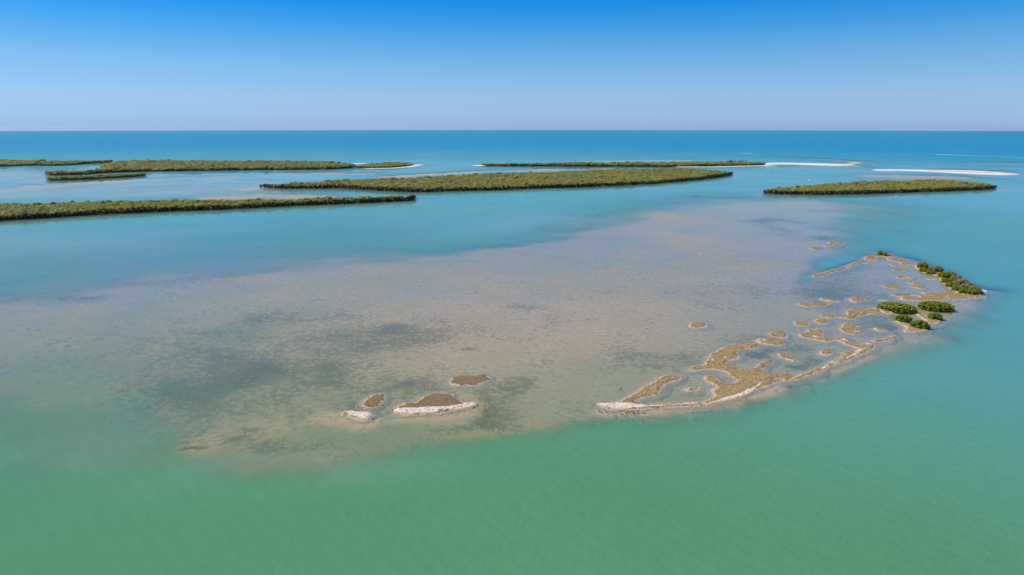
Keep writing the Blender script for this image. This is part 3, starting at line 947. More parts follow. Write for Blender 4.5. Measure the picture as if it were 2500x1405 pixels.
def clumps(name, x, y, z, size, mat, parent, off, seed, flat=0.55):
    """low ragged lumps of shell and dead stems"""
    rg = np.random.default_rng(seed)
    n = len(x)
    if n == 0:
        return None
    k = 5
    a = rg.random((n, 1)) * 6.28 + np.arange(k)[None] * 2 * pi / k
    rr = size * (0.45 + 0.75 * rg.random((n, k)))
    bx = x[:, None] + rr * np.cos(a)
    by = y[:, None] + rr * np.sin(a)
    bz = np.repeat(z[:, None] - 0.06, k, 1)
    tz = z + size * flat * (0.5 + rg.random(n))
    V = np.zeros((n, k + 1, 3))
    V[:, :k, 0], V[:, :k, 1], V[:, :k, 2] = bx, by, bz
    V[:, k, 0] = x + rg.normal(0, size * 0.2, n)
    V[:, k, 1] = y + rg.normal(0, size * 0.2, n)
    V[:, k, 2] = tz
    V -= np.array(off)[None, None]
    base = np.arange(n)[:, None] * (k + 1)
    F = np.concatenate([np.stack([base[:, 0] + j, base[:, 0] + (j + 1) % k, base[:, 0] + k], 1) for j in range(k)])
    return mesh_np(name, V.reshape(-1, 3), F, mat, parent)

for idx, I in enumerate(ISL):
    P = np.concatenate(I['P'])
    c = P.mean(0)
    rr = math.hypot(*c)
    loc = (float(c[0]), float(c[1]), float(zc(rr)))
    step = max(0.35, rr * 0.0011)
    bnd = (P[:, 0].min(), P[:, 1].min(), P[:, 0].max(), P[:, 1].max())
    inr = 0.45 * I['cov']
    def sdfn(X, Y, I=I):
        return islet_sdf(I, X, Y) + rough_edge(I, X, Y)
    def hfun(x, y, d, I=I):
        return islet_height(d, I['top'] * (0.7 + 0.6 * fbm(x, y, 4, 2, 3)), x, y)
    def cov(x, y, d, inr=inr):
        return sstep(inr * 0.3, inr * 1.5, -d + (fbm(x, y, 3.0, 3, 13) - 0.5) * 2.0)
    def wht(x, y, d):
        return 0.62 * sstep(0.62, 0.78, fbm(x, y, 7.0, 3, 17)) * sstep(0.5, 2.0, -d)
    o, (x, y, z, d) = height_patch('islet', sdfn, bnd, step, 4.0, hfun, M['islet'], {'cover': cov, 'white': wht, 'wet': lambda x, y, d: sstep(-0.1, 0.7, d), 'dark': lambda x, y, d, I=I: np.full(len(x), 0.75 if I['rough'] > 1.1 else 0.0)}, None, loc)
    tag(o, I['label'], I['cat'], I['group'])
    # ragged clumps of oysters and dead stems on the brown part
    cv = cov(x, y, d)
    fringe = np.exp(-((-d - 1.3) / 0.9) ** 2) * sstep(-0.2, 0.8, fbm(x, y, 12, 2, 19) - 0.35)
    inside = (d < -0.25) & (RNG.random(len(x)) < (cv * 0.20 + fringe * 0.55) * I['clump'] * (step / 0.4) ** 2 + 0.008)
    if inside.sum() > 3:
        q = clumps('oyster_clumps', x[inside], y[inside], z[inside], 0.36, M['tuft'], o, loc, idx)
        tag(q, kind='stuff')
    if I['Rg'] is not None:
        Rg = I['Rg']
        b2 = (Rg[:, 0].min(), Rg[:, 1].min(), Rg[:, 0].max(), Rg[:, 1].max())
        def sr(X, Y, Rg=Rg):
            return sdf_poly(Rg, X, Y) + (fbm(X, Y, 1.6, 3, 51) - 0.5) * 0.7 + (fbm(X, Y, 9.0, 2, 52) - 0.5) * 1.2
        def hr(x, y, d):
            return np.where(d < 0, 0.30 + np.minimum(0.20, -d * 0.18), 0.30 - d * 0.55) + (fbm(x, y, 1.3, 2, 88) - .5) * .06
        def ochre(x, y, d, sr=sr):
            # yellower along the outer, lower foot of the bank
            out = sstep(0.1, 0.8, sr(x, y - 1.0) - d)
            return out * sstep(1.5, 0.1, -d) * 0.85 + 0.2 * sstep(0.5, -0.2, -d)
        q, (xr, yr, zr, dr) = height_patch('shell_ridge', sr, b2, step, 0.9, hr, M['shell'], {'cover': ochre}, o, None)
        me = q.data
        co = np.zeros(len(me.vertices) * 3, np.float32)
        me.vertices.foreach_get('co', co)
        co = co.reshape(-1, 3) - np.array(loc, np.float32)
        me.vertices.foreach_set('co', co.ravel())
        me.update()
        dots = (dr < 0.2) & (RNG.random(len(xr)) < 0.06 * (step / 0.4) ** 2)
        if dots.sum() > 3:
            tag(clumps('shell_debris', xr[dots], yr[dots], zr[dots], 0.28, M['rock'], o, loc, idx + 300), kind='stuff')

# dark oyster rocks in the shallows
rk = []
for cx, cy, sx, sy, n in ((1540, 1008, 14, 3, 34), (1567, 1007, 5, 1.5, 12), (1462, 985, 12, 3, 20), (1470, 1002, 18, 5, 22), (1500, 1012, 20, 4, 16), (958, 1003, 6, 3, 16),
                          (878, 1002, 18, 2, 26), (906, 1018, 6, 5, 14), (885, 994, 10, 2, 16), (1842, 951, 30, 3, 16), (1960, 938, 40, 4, 18), (2120, 868, 40, 3, 22), (2190, 834, 25, 2.5, 14),
                          (1090, 1004, 40, 3, 18), (1158, 988, 5, 3, 20)):
    for _ in range(n):
        rk.append((random.gauss(cx, sx), random.gauss(cy, sy)))
rk = gp(rk)
zz = zc(np.hypot(rk[:, 0], rk[:, 1])) - 0.02
o = clumps('oyster_rocks', rk[:, 0], rk[:, 1], zz, 0.34, M['rock'], None, (0, 0, 0), 77, 0.35)
tag(o, 'scattered dark oyster rocks in the shallows around the islets', None, None, 'stuff')

# far white sandbars
for B in SANDBARS:
    P = np.concatenate(B['P'])
    c = P.mean(0)
    rr = math.hypot(*c)
    loc = (float(c[0]), float(c[1]), float(zc(rr)))
    bnd = (P[:, 0].min(), P[:, 1].min(), P[:, 0].max(), P[:, 1].max())
    def sdfn(X, Y, B=B):
        return islet_sdf(B, X, Y) + (fbm(X, Y, 30, 3, 61) - 0.5) * 6
    def hfun(x, y, d):
        return np.where(d < 0, np.minimum(1.3, 0.05 - d * 0.10), 0.05 - d * 0.06)
    cl = gp(B['cover']) if 'cover' in B else None
    def cov(x, y, d, cl=cl):
        if cl is None:
            return np.zeros(len(x))
        return 1 - sstep(2, 14, sd_line(cl, x, y))
    def wet(x, y, d):
        return sstep(-4, 1, d)
    o, _ = height_patch('sandbar', sdfn, bnd, 4.0, 14, hfun, M['sand'], {'cover': cov, 'wet': wet}, None, loc)
    tag(o, B['label'], 'sandbar', 'white sandbars before the open sea')

# ---------------------------------------------------------------- foliage
def leaf_cloud(lobes, n, size, seed, core=True, up=0.75, squash=0.75):
    """crown: leaf clumps spread over a set of lobes (x, y, z, radius) with darker gaps, plus a ragged inner mass"""
    rg = np.random.default_rng(seed)
    lobes = np.array(lobes, float)
    w = lobes[:, 3] ** 2
    pick = rg.choice(len(lobes), n, p=w / w.sum())
    d = rg.normal(size=(n, 3))
    d[:, 2] = np.abs(d[:, 2]) * 1.0 - 0.35 * (rg.random(n) < 0.4)
    d /= np.linalg.norm(d, axis=1, keepdims=True)
    rad = lobes[pick, 3] * (0.72 + 0.36 * rg.random(n))
    c = lobes[pick, :3] + d * rad[:, None] * np.array([1, 1, squash])
    nr = d + rg.normal(0, 0.45, (n, 3))
    nr[:, 2] += up
    nr /= np.linalg.norm(nr, axis=1, keepdims=True)
    t = np.cross(nr, rg.normal(size=(n, 3)))
    t /= np.linalg.norm(t, axis=1, keepdims=True)
    b = np.cross(nr, t)
    s1 = size * (0.6 + 0.8 * rg.random((n, 1)))
    s2 = size * (0.35 + 0.5 * rg.random((n, 1)))
    V = np.stack([c - t * s1, c - b * s2 * 0.9 + nr * s2 * 0.2, c + t * s1, c + b * s2], 1).reshape(-1, 3)
    F = np.arange(n * 4).reshape(n, 4)
    leaf = np.repeat(rg.random(n) ** 1.5, 4)
    Vs, Fs, Ls = [V], [F], [leaf]
    off = len(V)
    if core:
        k, m = 7, 4
        for lx, ly, lz, lr in lobes:
            vv = []
            for i in range(m + 1):
                ph = -0.9 + (pi / 2 + 0.9) * i / m
                for j in range(k):
                    q = lr * 0.70 * (0.85 + 0.3 * rg.random())
                    th = 2 * pi * (j + 0.5 * (i % 2)) / k
                    vv.append((lx + q * cos(ph) * cos(th), ly + q * cos(ph) * sin(th), lz + q * sin(ph) * squash))
            ff = [(off + i * k + j, off + i * k + (j + 1) % k, off + (i + 1) * k + (j + 1) % k, off + (i + 1) * k + j) for i in range(m) for j in range(k)]
            Vs.append(np.array(vv))
            Fs.append(np.array(ff))
            Ls.append(np.zeros(len(vv)))
            off += len(vv)
    return np.concatenate(Vs), np.concatenate(Fs), np.concatenate(Ls)

def tree_lobes(rad, h, nl, seed, low=0.3):
    rg = random.Random(seed)
    out = [(0, 0, h - rad * 0.62, rad * 0.62)]
    for i in range(nl):
        a = 2 * pi * i / nl + rg.uniform(-.4, .4)
        q = rad * rg.uniform(.45, .68)
        lr = rad * rg.uniform(.34, .5)
        zz = h * rg.uniform(low, 0.72)
        out.append((q * cos(a), q * sin(a), zz, lr))
    return out

def hidden_proto(name, V, F, leaf, mat):
    """mesh data only, for instancing"""
    o = mesh_np(name, V, F, mat, attrs={'leaf': leaf})
    return o

# far woods: one object per island, crowns set on points by geometry nodes
proto_col = bpy.data.collections.new('crown_kinds')      # not linked to the scene: only a source of shapes
for k in range(4):
    V, F, lf = leaf_cloud(tree_lobes(0.62, 1.0, 7 + k, 100 + k, 0.14), 200, 0.10, 200 + k)
    me = bpy.data.meshes.new('forest_crown')
    me.from_pydata(V.tolist(), [], F.tolist())
    at = me.attributes.new('leaf', 'FLOAT', 'POINT')
    at.data.foreach_set('value', lf.astype(np.float32))
    me.materials.append(M['forest'])
    ob = bpy.data.objects.new('forest_crown', me)
    proto_col.objects.link(ob)

def forest_nodes():
    ng = bpy.data.node_groups.new('wood_of_crowns', 'GeometryNodeTree')
    ng.interface.new_socket('Geometry', in_out='INPUT', socket_type='NodeSocketGeometry')
    ng.interface.new_socket('Geometry', in_out='OUTPUT', socket_type='NodeSocketGeometry')
    gi = ng.nodes.new('NodeGroupInput')
    go = ng.nodes.new('NodeGroupOutput')
    ci = ng.nodes.new('GeometryNodeCollectionInfo')
    ci.inputs['Collection'].default_value = proto_col
    ci.inputs['Separate Children'].default_value = True
    ci.inputs['Reset Children'].default_value = True
    ip = ng.nodes.new('GeometryNodeInstanceOnPoints')
    ip.inputs['Pick Instance'].default_value = True
    def named(n, dt):
        q = ng.nodes.new('GeometryNodeInputNamedAttribute')
        q.data_type = dt
        q.inputs['Name'].default_value = n
        return q.outputs['Attribute']
    ng.links.new(gi.outputs[0], ip.inputs['Points'])
    ng.links.new(ci.outputs[0], ip.inputs['Instance'])
    ng.links.new(named('pick', 'INT'), ip.inputs['Instance Index'])
    ng.links.new(named('size', 'FLOAT_VECTOR'), ip.inputs['Scale'])
    ng.links.new(named('turn', 'FLOAT_VECTOR'), ip.inputs['Rotation'])
    ng.links.new(ip.outputs[0], go.inputs[0])
    return ng
FOREST_NG = forest_nodes()

def wood(name, pts, hs, ws, tone, label):
    n = len(pts)
    me = bpy.data.meshes.new(name)
    me.vertices.add(n)
    me.vertices.foreach_set('co', np.asarray(pts, np.float32).ravel())
    a = me.attributes.new('pick', 'INT', 'POINT')
    a.data.foreach_set('value', RNG.integers(0, 4, n).astype(np.int32))
    a = me.attributes.new('size', 'FLOAT_VECTOR', 'POINT')
    a.data.foreach_set('vector', np.stack([ws, ws, hs], 1).astype(np.float32).ravel())
    a = me.attributes.new('turn', 'FLOAT_VECTOR', 'POINT')
    a.data.foreach_set('vector', np.stack([np.zeros(n), np.zeros(n), RNG.random(n) * 6.28], 1).astype(np.float32).ravel())
    a = me.attributes.new('tone', 'FLOAT', 'POINT')
    a.data.foreach_set('value', np.asarray(tone, np.float32))
    me.materials.append(M['forest'])
    o = bpy.data.objects.new(name, me)
    link(o)
    md = o.modifiers.new('wood', 'NODES')
    md.node_group = FOREST_NG
    tag(o, label, None, None, 'stuff')
    return o

for L in LAND:
    P = L['poly']
    bnd = (P[:, 0].min(), P[:, 1].min(), P[:, 0].max(), P[:, 1].max())
    ctr = P.mean(0)
    rr = math.hypot(*ctr)
    # ground
    Pg = P
    beach = None
    if 'beach' in L:
        beach = gp(L['beach'])
    step = max(3.0, rr * 0.0022)
    def sdfn(X, Y, P=P, beach=beach):
        d = sdf_poly(P, X, Y)
        if beach is not None:
            d = np.minimum(d, sd_line(beach, X, Y) - 12)
        return d
    def hfun(x, y, d):
        return np.where(d < 0, np.minimum(0.7, 0.04 - d * 0.06), 0.04 - d * 0.08)
    back = L.get('back_beach', False)
    back_line = gp([(1400, 394.6), (1500, 394.2), (1600, 393.6), (1680, 393)], 0) if back else None
    def bw(x, y, d, beach=beach):
        v = np.zeros(len(x))
        if beach is not None:
            v = 1 - sstep(22, 40, sd_line(beach, x, y))
        return v
    o, _ = height_patch('island_ground', sdfn, bnd, step, 6 if beach is None else 40, hfun, M['ground'], {'white': bw})
    tag(o, None, None, None, 'structure')
    # trees
    sp = L['sp']
    xs = np.arange(bnd[0], bnd[2], sp)
    ys = np.arange(bnd[1], bnd[3], sp)
    X, Y = np.meshgrid(xs, ys)
    X = (X + RNG.uniform(-.45, .45, X.shape) * sp).ravel()
    Y = (Y + RNG.uniform(-.45, .45, Y.shape) * sp).ravel()
    D = sdf_poly(P, X, Y)
    inset = 2.6 if L['key'] in ('near', 'mid', 'right') else 1.2
    k = D < -inset
    if L['key'] in ('near', 'mid', 'right'):
        L['front_w'] = gp(L['front'])
        k &= sd_line(L['front_w'], X, Y) > 6.5            # the front row stands as single trees
    if beach is not None:
        k &= sd_line(beach, X, Y) > 13
    X, Y, D = X[k], Y[k], D[k]
    rim = sstep(2, 26, -D)
    big = fbm(X, Y, 55, 3, 71)
    hs = L['h'] * (0.84 + 0.34 * RNG.random(len(X)) + 0.55 * (big - 0.5)) * (0.80 + 0.16 * rim)
    tall = RNG.random(len(X)) < 0.09
    hs[tall] *= 1.0 + 0.35 * RNG.random(int(tall.sum()))
    low = RNG.random(len(X)) < 0.10
    hs[low] *= 0.62
    ws = sp * (1.2 + 1.1 * RNG.random(len(X)) ** 1.5)
    haze_grey = np.interp(rr, [900, 1500, 2200], [0.15, 0.3, 0.55])  # distance haze painted into the crown colour, greyer on farther islands
    tone = np.clip(rim * (0.15 + haze_grey) + (big - 0.5) * 1.5 - 0.05 + RNG.normal(0, 0.12, len(X)), 0, 1)
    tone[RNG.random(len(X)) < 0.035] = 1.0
    if L['key'] == 'barrier':
        tone *= 0.4
    pts = np.stack([X, Y, zc(np.hypot(X, Y)) + 0.1], 1)
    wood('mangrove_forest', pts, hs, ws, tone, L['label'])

# ---------------------------------------------------------------- single mangrove trees along the nearer shores
def make_tree(rad, h, seed, leaf_mat, wood_mat, nl=7, n=420, size=0.42, low=0.28):
    t = empty('mangrove_tree', (0, 0, 0))
    lob = tree_lobes(rad, h, nl, seed, low)
    V, F, lf = leaf_cloud(lob, n, size, seed)
    mesh_np('crown', V, F, leaf_mat, t, {'leaf': lf})
    b = MB()
    rg = random.Random(seed)
    b.tube([(0, 0, -.3), (rg.uniform(-.2, .2), rg.uniform(-.2, .2), h * .35), (rg.uniform(-.4, .4), rg.uniform(-.4, .4), h * .75)], [h * .022, h * .018, h * .009], 5)
    for i in range(4):
        a = 2 * pi * i / 4 + rg.uniform(-.4, .4)
        q = rad * .5
        b.tube([(0, 0, h * .2), (q * .5 * cos(a), q * .5 * sin(a), h * .16), (q * cos(a), q * sin(a), -.4)], [h * .010, h * .009, h * .007], 4)
        b.tube([(0, 0, h * .3), (q * .9 * cos(a + .7), q * .9 * sin(a + .7), h * .55)], [h * .010, h * .005], 4)
    b.build('trunk', wood_mat, t)
    return t

protos = [make_tree(3.6, 7.6, 301, M['tree'], M['wood'], 11, 330, 0.5, .07), make_tree(4.2, 8.2, 302, M['tree'], M['wood'], 12, 370, 0.52, .07), make_tree(3.1, 6.6, 303, M['tree'], M['wood'], 10, 290, 0.48, .07)]
used = [False] * 3
def shore_row(L, spacing, n_max, group):
    P = L['front_w']
    seg = np.hypot(*np.diff(P, axis=0).T)
    s = np.concatenate([[0], np.cumsum(seg)])
    n = min(n_max, int(s[-1] / spacing))
    ts = np.linspace(0, s[-1], n)
    for i, t in enumerate(ts):
        bx, by = np.interp(t, s, P[:, 0]), np.interp(t, s, P[:, 1])
        a = math.atan2(bx, by)
        rr = math.hypot(bx, by) + random.uniform(2.2, 4.6)
        px = 1250 + FPX * bx / by
        if px < -40:
            continue
        k = random.randrange(3)
        o = protos[k] if not used[k] else copy_tree(protos[k])
        used[k] = True
        xx, yy = rr * sin(a), rr * cos(a)
        o.location = (xx, yy, zc(rr) + 0.05)
        o.rotation_euler = (0, 0, random.uniform(0, 6.28))
        q = random.uniform(.8, 1.12)
        o.scale = (q * random.uniform(.95, 1.2), q * random.uniform(.95, 1.2), q * L['h'] / 8.6)
        tag(o, L['shore'], 'mangrove tree', group)

shore_row(LAND[0], 6.3, 105, 'mangrove trees along the shore of the nearest long island')
shore_row(LAND[1], 7.2, 135, 'mangrove trees along the shore of the long central island')
shore_row(LAND[2], 6.4, 60, 'mangrove trees along the shore of the oval island at right')

# ---------------------------------------------------------------- the near mangrove bushes
def make_bush(p0, p1, ry, h, label, seed, name='mangrove_bush', cat='bush', mat='bush', group='rounded mangrove bushes on the mud bank', leaf=0.30, dens=19.0):
    a = np.array(ground(*p0))
    b = np.array(ground(*p1))
    c = (a + b) / 2
    rx = np.linalg.norm(b - a) / 2
    ang = math.atan2(b[1] - a[1], b[0] - a[0])
    t = empty(name, (c[0], c[1], zc(math.hypot(*c)) + 0.1), ang)
    rg = random.Random(seed)
    lob = []
    nl = int(18 + rx * ry * 0.95)
    for i in range(nl):
        u = math.sqrt((i + .5) / nl)
        th = i * 2.39996 + rg.uniform(-.3, .3)
        X, Y = u * cos(th), u * sin(th)
        lr = rg.uniform(.15, .29) * h
        zt = h * (0.38 + 0.62 * math.sqrt(max(0, 1 - (u * .96) ** 2))) * rg.uniform(.92, 1.05)
        lob.append((X * (rx - lr * .55), Y * (ry - lr * .55), max(zt - lr * .8, lr * .55), lr))
        if u > 0.6:
            lob.append((X * (rx - lr * .4), Y * (ry - lr * .4), lr * .55, lr * .9))
    n = int(dens * pi * rx * ry)
    V, F, lf = leaf_cloud(lob, n, leaf, seed)
    V2, F2, l2 = leaf_cloud([(0, 0, 0, 1.0)], int(n * .35), 0.001, seed + 500)
    nf = int(n * .35)
    c2 = V2[:nf * 4].reshape(nf, 4, 3).mean(1)
    c2[:, 2] = np.abs(c2[:, 2])
    k2 = 0.86 + 0.10 * fbm(c2[:, 0] * rx, c2[:, 1] * ry, 1.6, 2, seed)
    c2 = c2 / np.linalg.norm(c2, axis=1, keepdims=True) * k2[:, None] * np.array([rx, ry, h * .90])
    rq = np.random.default_rng(seed + 900)
    off = rq.normal(0, leaf * .8, (nf, 4, 3)) * np.array([1, 1, .45])
    VL = (c2[:, None, :] + off).reshape(-1, 3)
    core = V2[nf * 4:] / 0.70 * np.array([rx * .76, ry * .76, h * .80])
    core[:, 2] = np.maximum(core[:, 2], 0.15)
    V2 = np.concatenate([VL, core])
    F = np.concatenate([F, F2 + len(V)])
    V = np.concatenate([V, V2])
    lf = np.concatenate([lf, l2])
    mesh_np('crown', V, F, M[mat], t, {'leaf': lf})
    m = MB()
    for i in range(max(4, int(rx * 1.1))):
        X, Y = rg.uniform(-.75, .75) * rx, rg.uniform(-.6, .6) * ry
        m.tube([(X, Y, -.4), (X + rg.uniform(-.3, .3), Y + rg.uniform(-.3, .3), h * .3), (X * .9, Y * .9, h * .6)], [.13, .10, .05], 5)
        for j in range(3):
            q = rg.uniform(0, 6.28)
            m.tube([(X, Y, h * .22), (X + cos(q) * .7, Y + sin(q) * .7, h * .18), (X + 1.2 * cos(q), Y + 1.2 * sin(q), -.4)], [.06, .05, .04], 4)
    m.build('trunk', M['wood'], t)
    tag(t, label, cat, group)
    return dict(c=c, rx=rx, ry=ry, h=h, ang=ang)

BUSH = [make_bush((2141, 751), (2242, 765), 7.4, 4.6, 'widest rounded bush, at left, dotted with white birds on its far side', 1),
        make_bush((2240, 752), (2331, 757), 7.4, 4.5, 'wide rounded bush at the right rear of the five', 2),
        make_bush((2181, 780), (2227, 786), 4.0, 3.4, 'small bush in front of the widest bush', 3),
        make_bush((2264, 776), (2302, 781.5), 4.2, 3.6, 'small compact bush in front of the wide right rear bush', 4),
        make_bush((2220, 796.5), (2272, 802), 4.6, 4.0, 'front bush of the five, nearest the open water', 5)]
SPIT = 'trees and bushes on the wooded spit'
spit_trees = [((2241, 653), (2264, 656), 3.4, 4.6, 'bush', 'green domed tree at the far left end of the wooded spit'),
              ((2246, 662), (2264, 665), 2.6, 3.0, 'bush', 'low yellowish bush at the far left foot of the wooded spit'),
              ((2270, 662), (2300, 666), 3.6, 4.8, 'greybush', 'thin greyish tree just before the gap in the wooded spit'),
              ((2262, 668), (2282, 670), 2.6, 3.0, 'bush', 'low green bush at the water just before the gap in the spit'),
              ((2293, 677), (2314, 679), 3.6, 4.4, 'bush', 'green tree just after the gap in the wooded spit'),
              ((2308, 676), (2331, 681), 3.8, 4.8, 'greybush', 'grey topped tree second after the gap, on the far side'),
              ((2323, 684), (2345, 690), 3.8, 4.6, 'greybush', 'grey topped tree third after the gap, on the far side'),
              ((2338, 693), (2360, 700), 3.8, 4.6, 'greybush', 'grey topped tree fourth after the gap, on the far side'),
              ((2353, 703), (2375, 709), 3.8, 4.6, 'greybush', 'grey topped tree fifth after the gap, on the far side'),
              ((2369, 710), (2388, 715), 3.4, 4.4, 'greybush', 'rounded grey tree next to last at the sign end of the spit'),
              ((2378, 716), (2395, 718), 3.0, 3.2, 'bush', 'low dark bush at the sign end tip of the wooded spit'),
              ((2301, 688), (2319, 693), 3.0, 3.4, 'bush', 'green bush first along the lagoon side after the gap'),
              ((2313, 697), (2332, 704), 3.0, 3.2, 'bush', 'green bush second along the lagoon side after the gap'),
              ((2328, 706), (2347, 713), 3.0, 3.2, 'bush', 'green bush third along the lagoon side after the gap'),
              ((2343, 714), (2364, 719), 3.0, 3.4, 'bush', 'green bush fourth along the lagoon side after the gap'),
              ((2360, 718), (2382, 720), 2.8, 3.2, 'bush', 'green bush by the broad flat bar, last on the lagoon side')]
for i, (p0, p1, ry, h, mt, lb) in enumerate(spit_trees):
    p0, p1 = (p0[0] - 4, p0[1]), (p1[0] + 4, p1[1])
    BUSH.append(make_bush(p0, p1, ry * 1.2, h, lb, 20 + i, 'mangrove_tree' if h > 4 else 'mangrove_bush', 'tree' if h > 4 else 'bush', mt, SPIT, 0.32, 19))
make_bush((2140, 623.5), (2155, 624.5), 3.0, 4.0, 'small dark tree, left of the pair on the hooked far bar', 50, 'mangrove_tree', 'tree', 'bush', 'pair of trees on the hooked far bar', .34, 14)
make_bush((2151, 625), (2166, 626), 3.0, 3.4, 'small dark tree, right of the pair beside the driftwood', 51, 'mangrove_tree', 'tree', 'bush', 'pair of trees on the hooked far bar', .34, 14)

# driftwood beside the pair
def dead_branches(h, n, seed, spread):
    rg = random.Random(seed)
    b = MB()
    for i in range(n):
        a = rg.uniform(0, 6.28)
        q = rg.uniform(.3, 1) * spread
        x0, y0 = rg.uniform(-.3, .3) * spread, rg.uniform(-.3, .3) * spread
        zt = h * rg.uniform(.4, 1)
        b.tube([(x0, y0, -.2), (x0 + q * .4 * cos(a), y0 + q * .4 * sin(a), zt * .55), (x0 + q * cos(a), y0 + q * sin(a), zt)], [.14, .09, .04], 5)
        b.tube([(x0 + q * .4 * cos(a), y0 + q * .4 * sin(a), zt * .55), (x0 + q * .6 * cos(a + 1), y0 + q * .6 * sin(a + 1), zt * .8)], [.07, .03], 4)
    return b
p = ground(2170, 625.5)
o = dead_branches(2.6, 26, 5, 4.0).build('driftwood', M['deadwood'])
o.location = (p[0], p[1], zc(math.hypot(*p)))
tag(o, 'tangle of grey brown driftwood beside the pair of far trees', 'driftwood')

# dead trees at the far points
def make_snag(seed, h):
    rg = random.Random(seed)
    t = empty('dead_tree', (0, 0, 0))
    b = MB()
    b.tube([(0, 0, -.4), (rg.uniform(-.3, .3), rg.uniform(-.3, .3), h * .5), (rg.uniform(-.6, .6), rg.uniform(-.6, .6), h)], [.34, .24, .08], 6)
    b.build('trunk', M['deadwood'], t)
    for i in range(6):
        a = rg.uniform(0, 6.28)
        z0 = h * rg.uniform(.3, .8)
        q = h * rg.uniform(.2, .38)
        m = MB()
        m.tube([(0, 0, z0), (q * .6 * cos(a), q * .6 * sin(a), z0 + q * .5), (q * cos(a), q * sin(a), z0 + q * 1.0)], [.16, .11, .05], 4)
        m.build('branch', M['deadwood'], t)
    return t
snag = [make_snag(1, 8.0), make_snag(2, 7.0)]
sused = [False, False]
def snags(spots, label, group):
    for i, (px, py) in enumerate(spots):
        k = i % 2
        o = snag[k] if not sused[k] else copy_tree(snag[k])
        sused[k] = True
        x, y = ground(px, py)
        o.location = (float(x), float(y), zc(math.hypot(x, y)) + 0.3)
        o.rotation_euler = (0, 0, random.uniform(0, 6.28))
        q = random.uniform(.75, 1.1)
        o.scale = (q, q, q)
        tag(o, label, 'dead tree', group)
snags([(1160, 404.6), (1167, 404.4), (1172, 403.4), (1177, 404.6), (1182, 403.8), (1186, 402.4), (1194, 402.2)], 'bleached bare tree at the left tip of the thin barrier island', 'bare trees at the left tip of the thin barrier island')
snags([(986, 404), (991, 403.6), (995, 403.8), (999, 403), (1003, 403), (1007, 402.6), (1011, 402.4), (993, 402), (1000, 401.6)], 'bare reddish grey tree at the end of the sandy point', 'bare trees at the end of the sandy point')
snags([(853, 400.6), (860, 400.4), (867, 400.2), (874, 400.2), (881, 400), (889, 399.8)], 'bare tree on the pale strand behind the gap at the sandy point', 'bare trees on the pale strand behind the gap')

# pale ground at those points
for name, pts, lab in (('sandbar', [(1150, 405.2), (1158, 404.2), (1180, 403.4), (1190, 404.4), (1180, 405.8), (1160, 406)], 'small rubble beach at the left tip of the thin barrier island'),
                       ('sandbar', [(846, 399.6), (896, 399.2), (900, 400.1), (880, 400.8), (850, 400.8)], 'pale strand behind the gap at the sandy point')):
    P = smooth_closed(gp(pts), 1)
    c = P.mean(0)
    loc = (float(c[0]), float(c[1]), float(zc(math.hypot(*c))))
    o, _ = height_patch(name, lambda X, Y, P=P: sdf_poly(P, X, Y), (P[:, 0].min(), P[:, 1].min(), P[:, 0].max(), P[:, 1].max()), 3.5, 10,
                        lambda x, y, d: np.where(d < 0, np.minimum(1.2, .05 - d * .1), .05 - d * .08), M['sand'],
                        {'cover': lambda x, y, d: 0.35 * fbm(x, y, 15, 2, 4) * 1.6, 'wet': lambda x, y, d: sstep(-3, 1, d)}, None, loc)
    tag(o, lab, 'sandbar', 'white sandbars before the open sea')
P = smooth_closed(gp([(1415, 395.0), (1500, 394.6), (1600, 394.1), (1690, 393.3), (1690, 392.9), (1600, 393.6), (1500, 394.1), (1415, 394.7)]), 1)
c = P.mean(0)
loc = (float(c[0]), float(c[1]), float(zc(math.hypot(*c))))
o, _ = height_patch('sandbar', lambda X, Y: sdf_poly(P, X, Y), (P[:, 0].min(), P[:, 1].min(), P[:, 0].max(), P[:, 1].max()), 5, 12,
                    lambda x, y, d: np.where(d < 0, np.minimum(0.7, .05 - d * .1), .05 - d * .08), M['sand'],
                    {'cover': lambda x, y, d: np.zeros(len(x)), 'wet': lambda x, y, d: sstep(-3, 1, d)}, None, loc)
tag(o, 'white sea beach showing above the trees of the thin barrier island', 'beach')

# taller feathery trees at the right end of the barrier island
def make_pine(h, seed):
    rg = random.Random(seed)
    t = empty('feathery_tree', (0, 0, 0))
    lob = [(rg.uniform(-.5, .5), rg.uniform(-.5, .5), h * q, h * w) for q, w in ((.35, .2), (.5, .22), (.66, .2), (.8, .15), (.93, .09))]
    lob += [(h * .17 * cos(a), h * .17 * sin(a), h * rg.uniform(.4, .7), h * .13) for a in (0.3, 1.6, 2.9, 4.4, 5.4)]
    V, F, lf = leaf_cloud(lob, 260, .55, seed, True)
    mesh_np('crown', V, F, M['pine'], t, {'leaf': lf})
    b = MB()
    b.tube([(0, 0, -.3), (0, 0, h * .9)], [.28, .08], 6)
    b.build('trunk', M['wood'], t)
    return t
pines = [make_pine(13, 61), make_pine(11, 62)]
spots = [(1676, 405), (1752, 403), (1759, 402.6), (1776, 402.5), (1783, 402), (1788, 402.4), (1794, 402), (1801, 402.2), (1807, 402.4), (1812, 402), (1820, 402), (1832, 402.2), (1843, 402.4), (1850, 402.2), (1857, 402.4), (1864, 402.8)]
hts = [.75, .85, .8, .95, 1.1, 1.05, .95, .95, .9, 1.1, .95, .65, .6, .6, .5, .45]
for i, ((px, py), hh) in enumerate(zip(spots, hts)):
    o = pines[i] if i < 2 else copy_tree(pines[i % 2])
    x, y = ground(px, py)
    o.location = (float(x), float(y), zc(math.hypot(x, y)) + .4)
    o.rotation_euler = (0, 0, i * 1.7)
    o.scale = (hh, hh, hh)
    tag(o, 'taller feathery tree rising above the right end of the barrier island', 'tree', 'taller feathery trees at the right end of the barrier island')

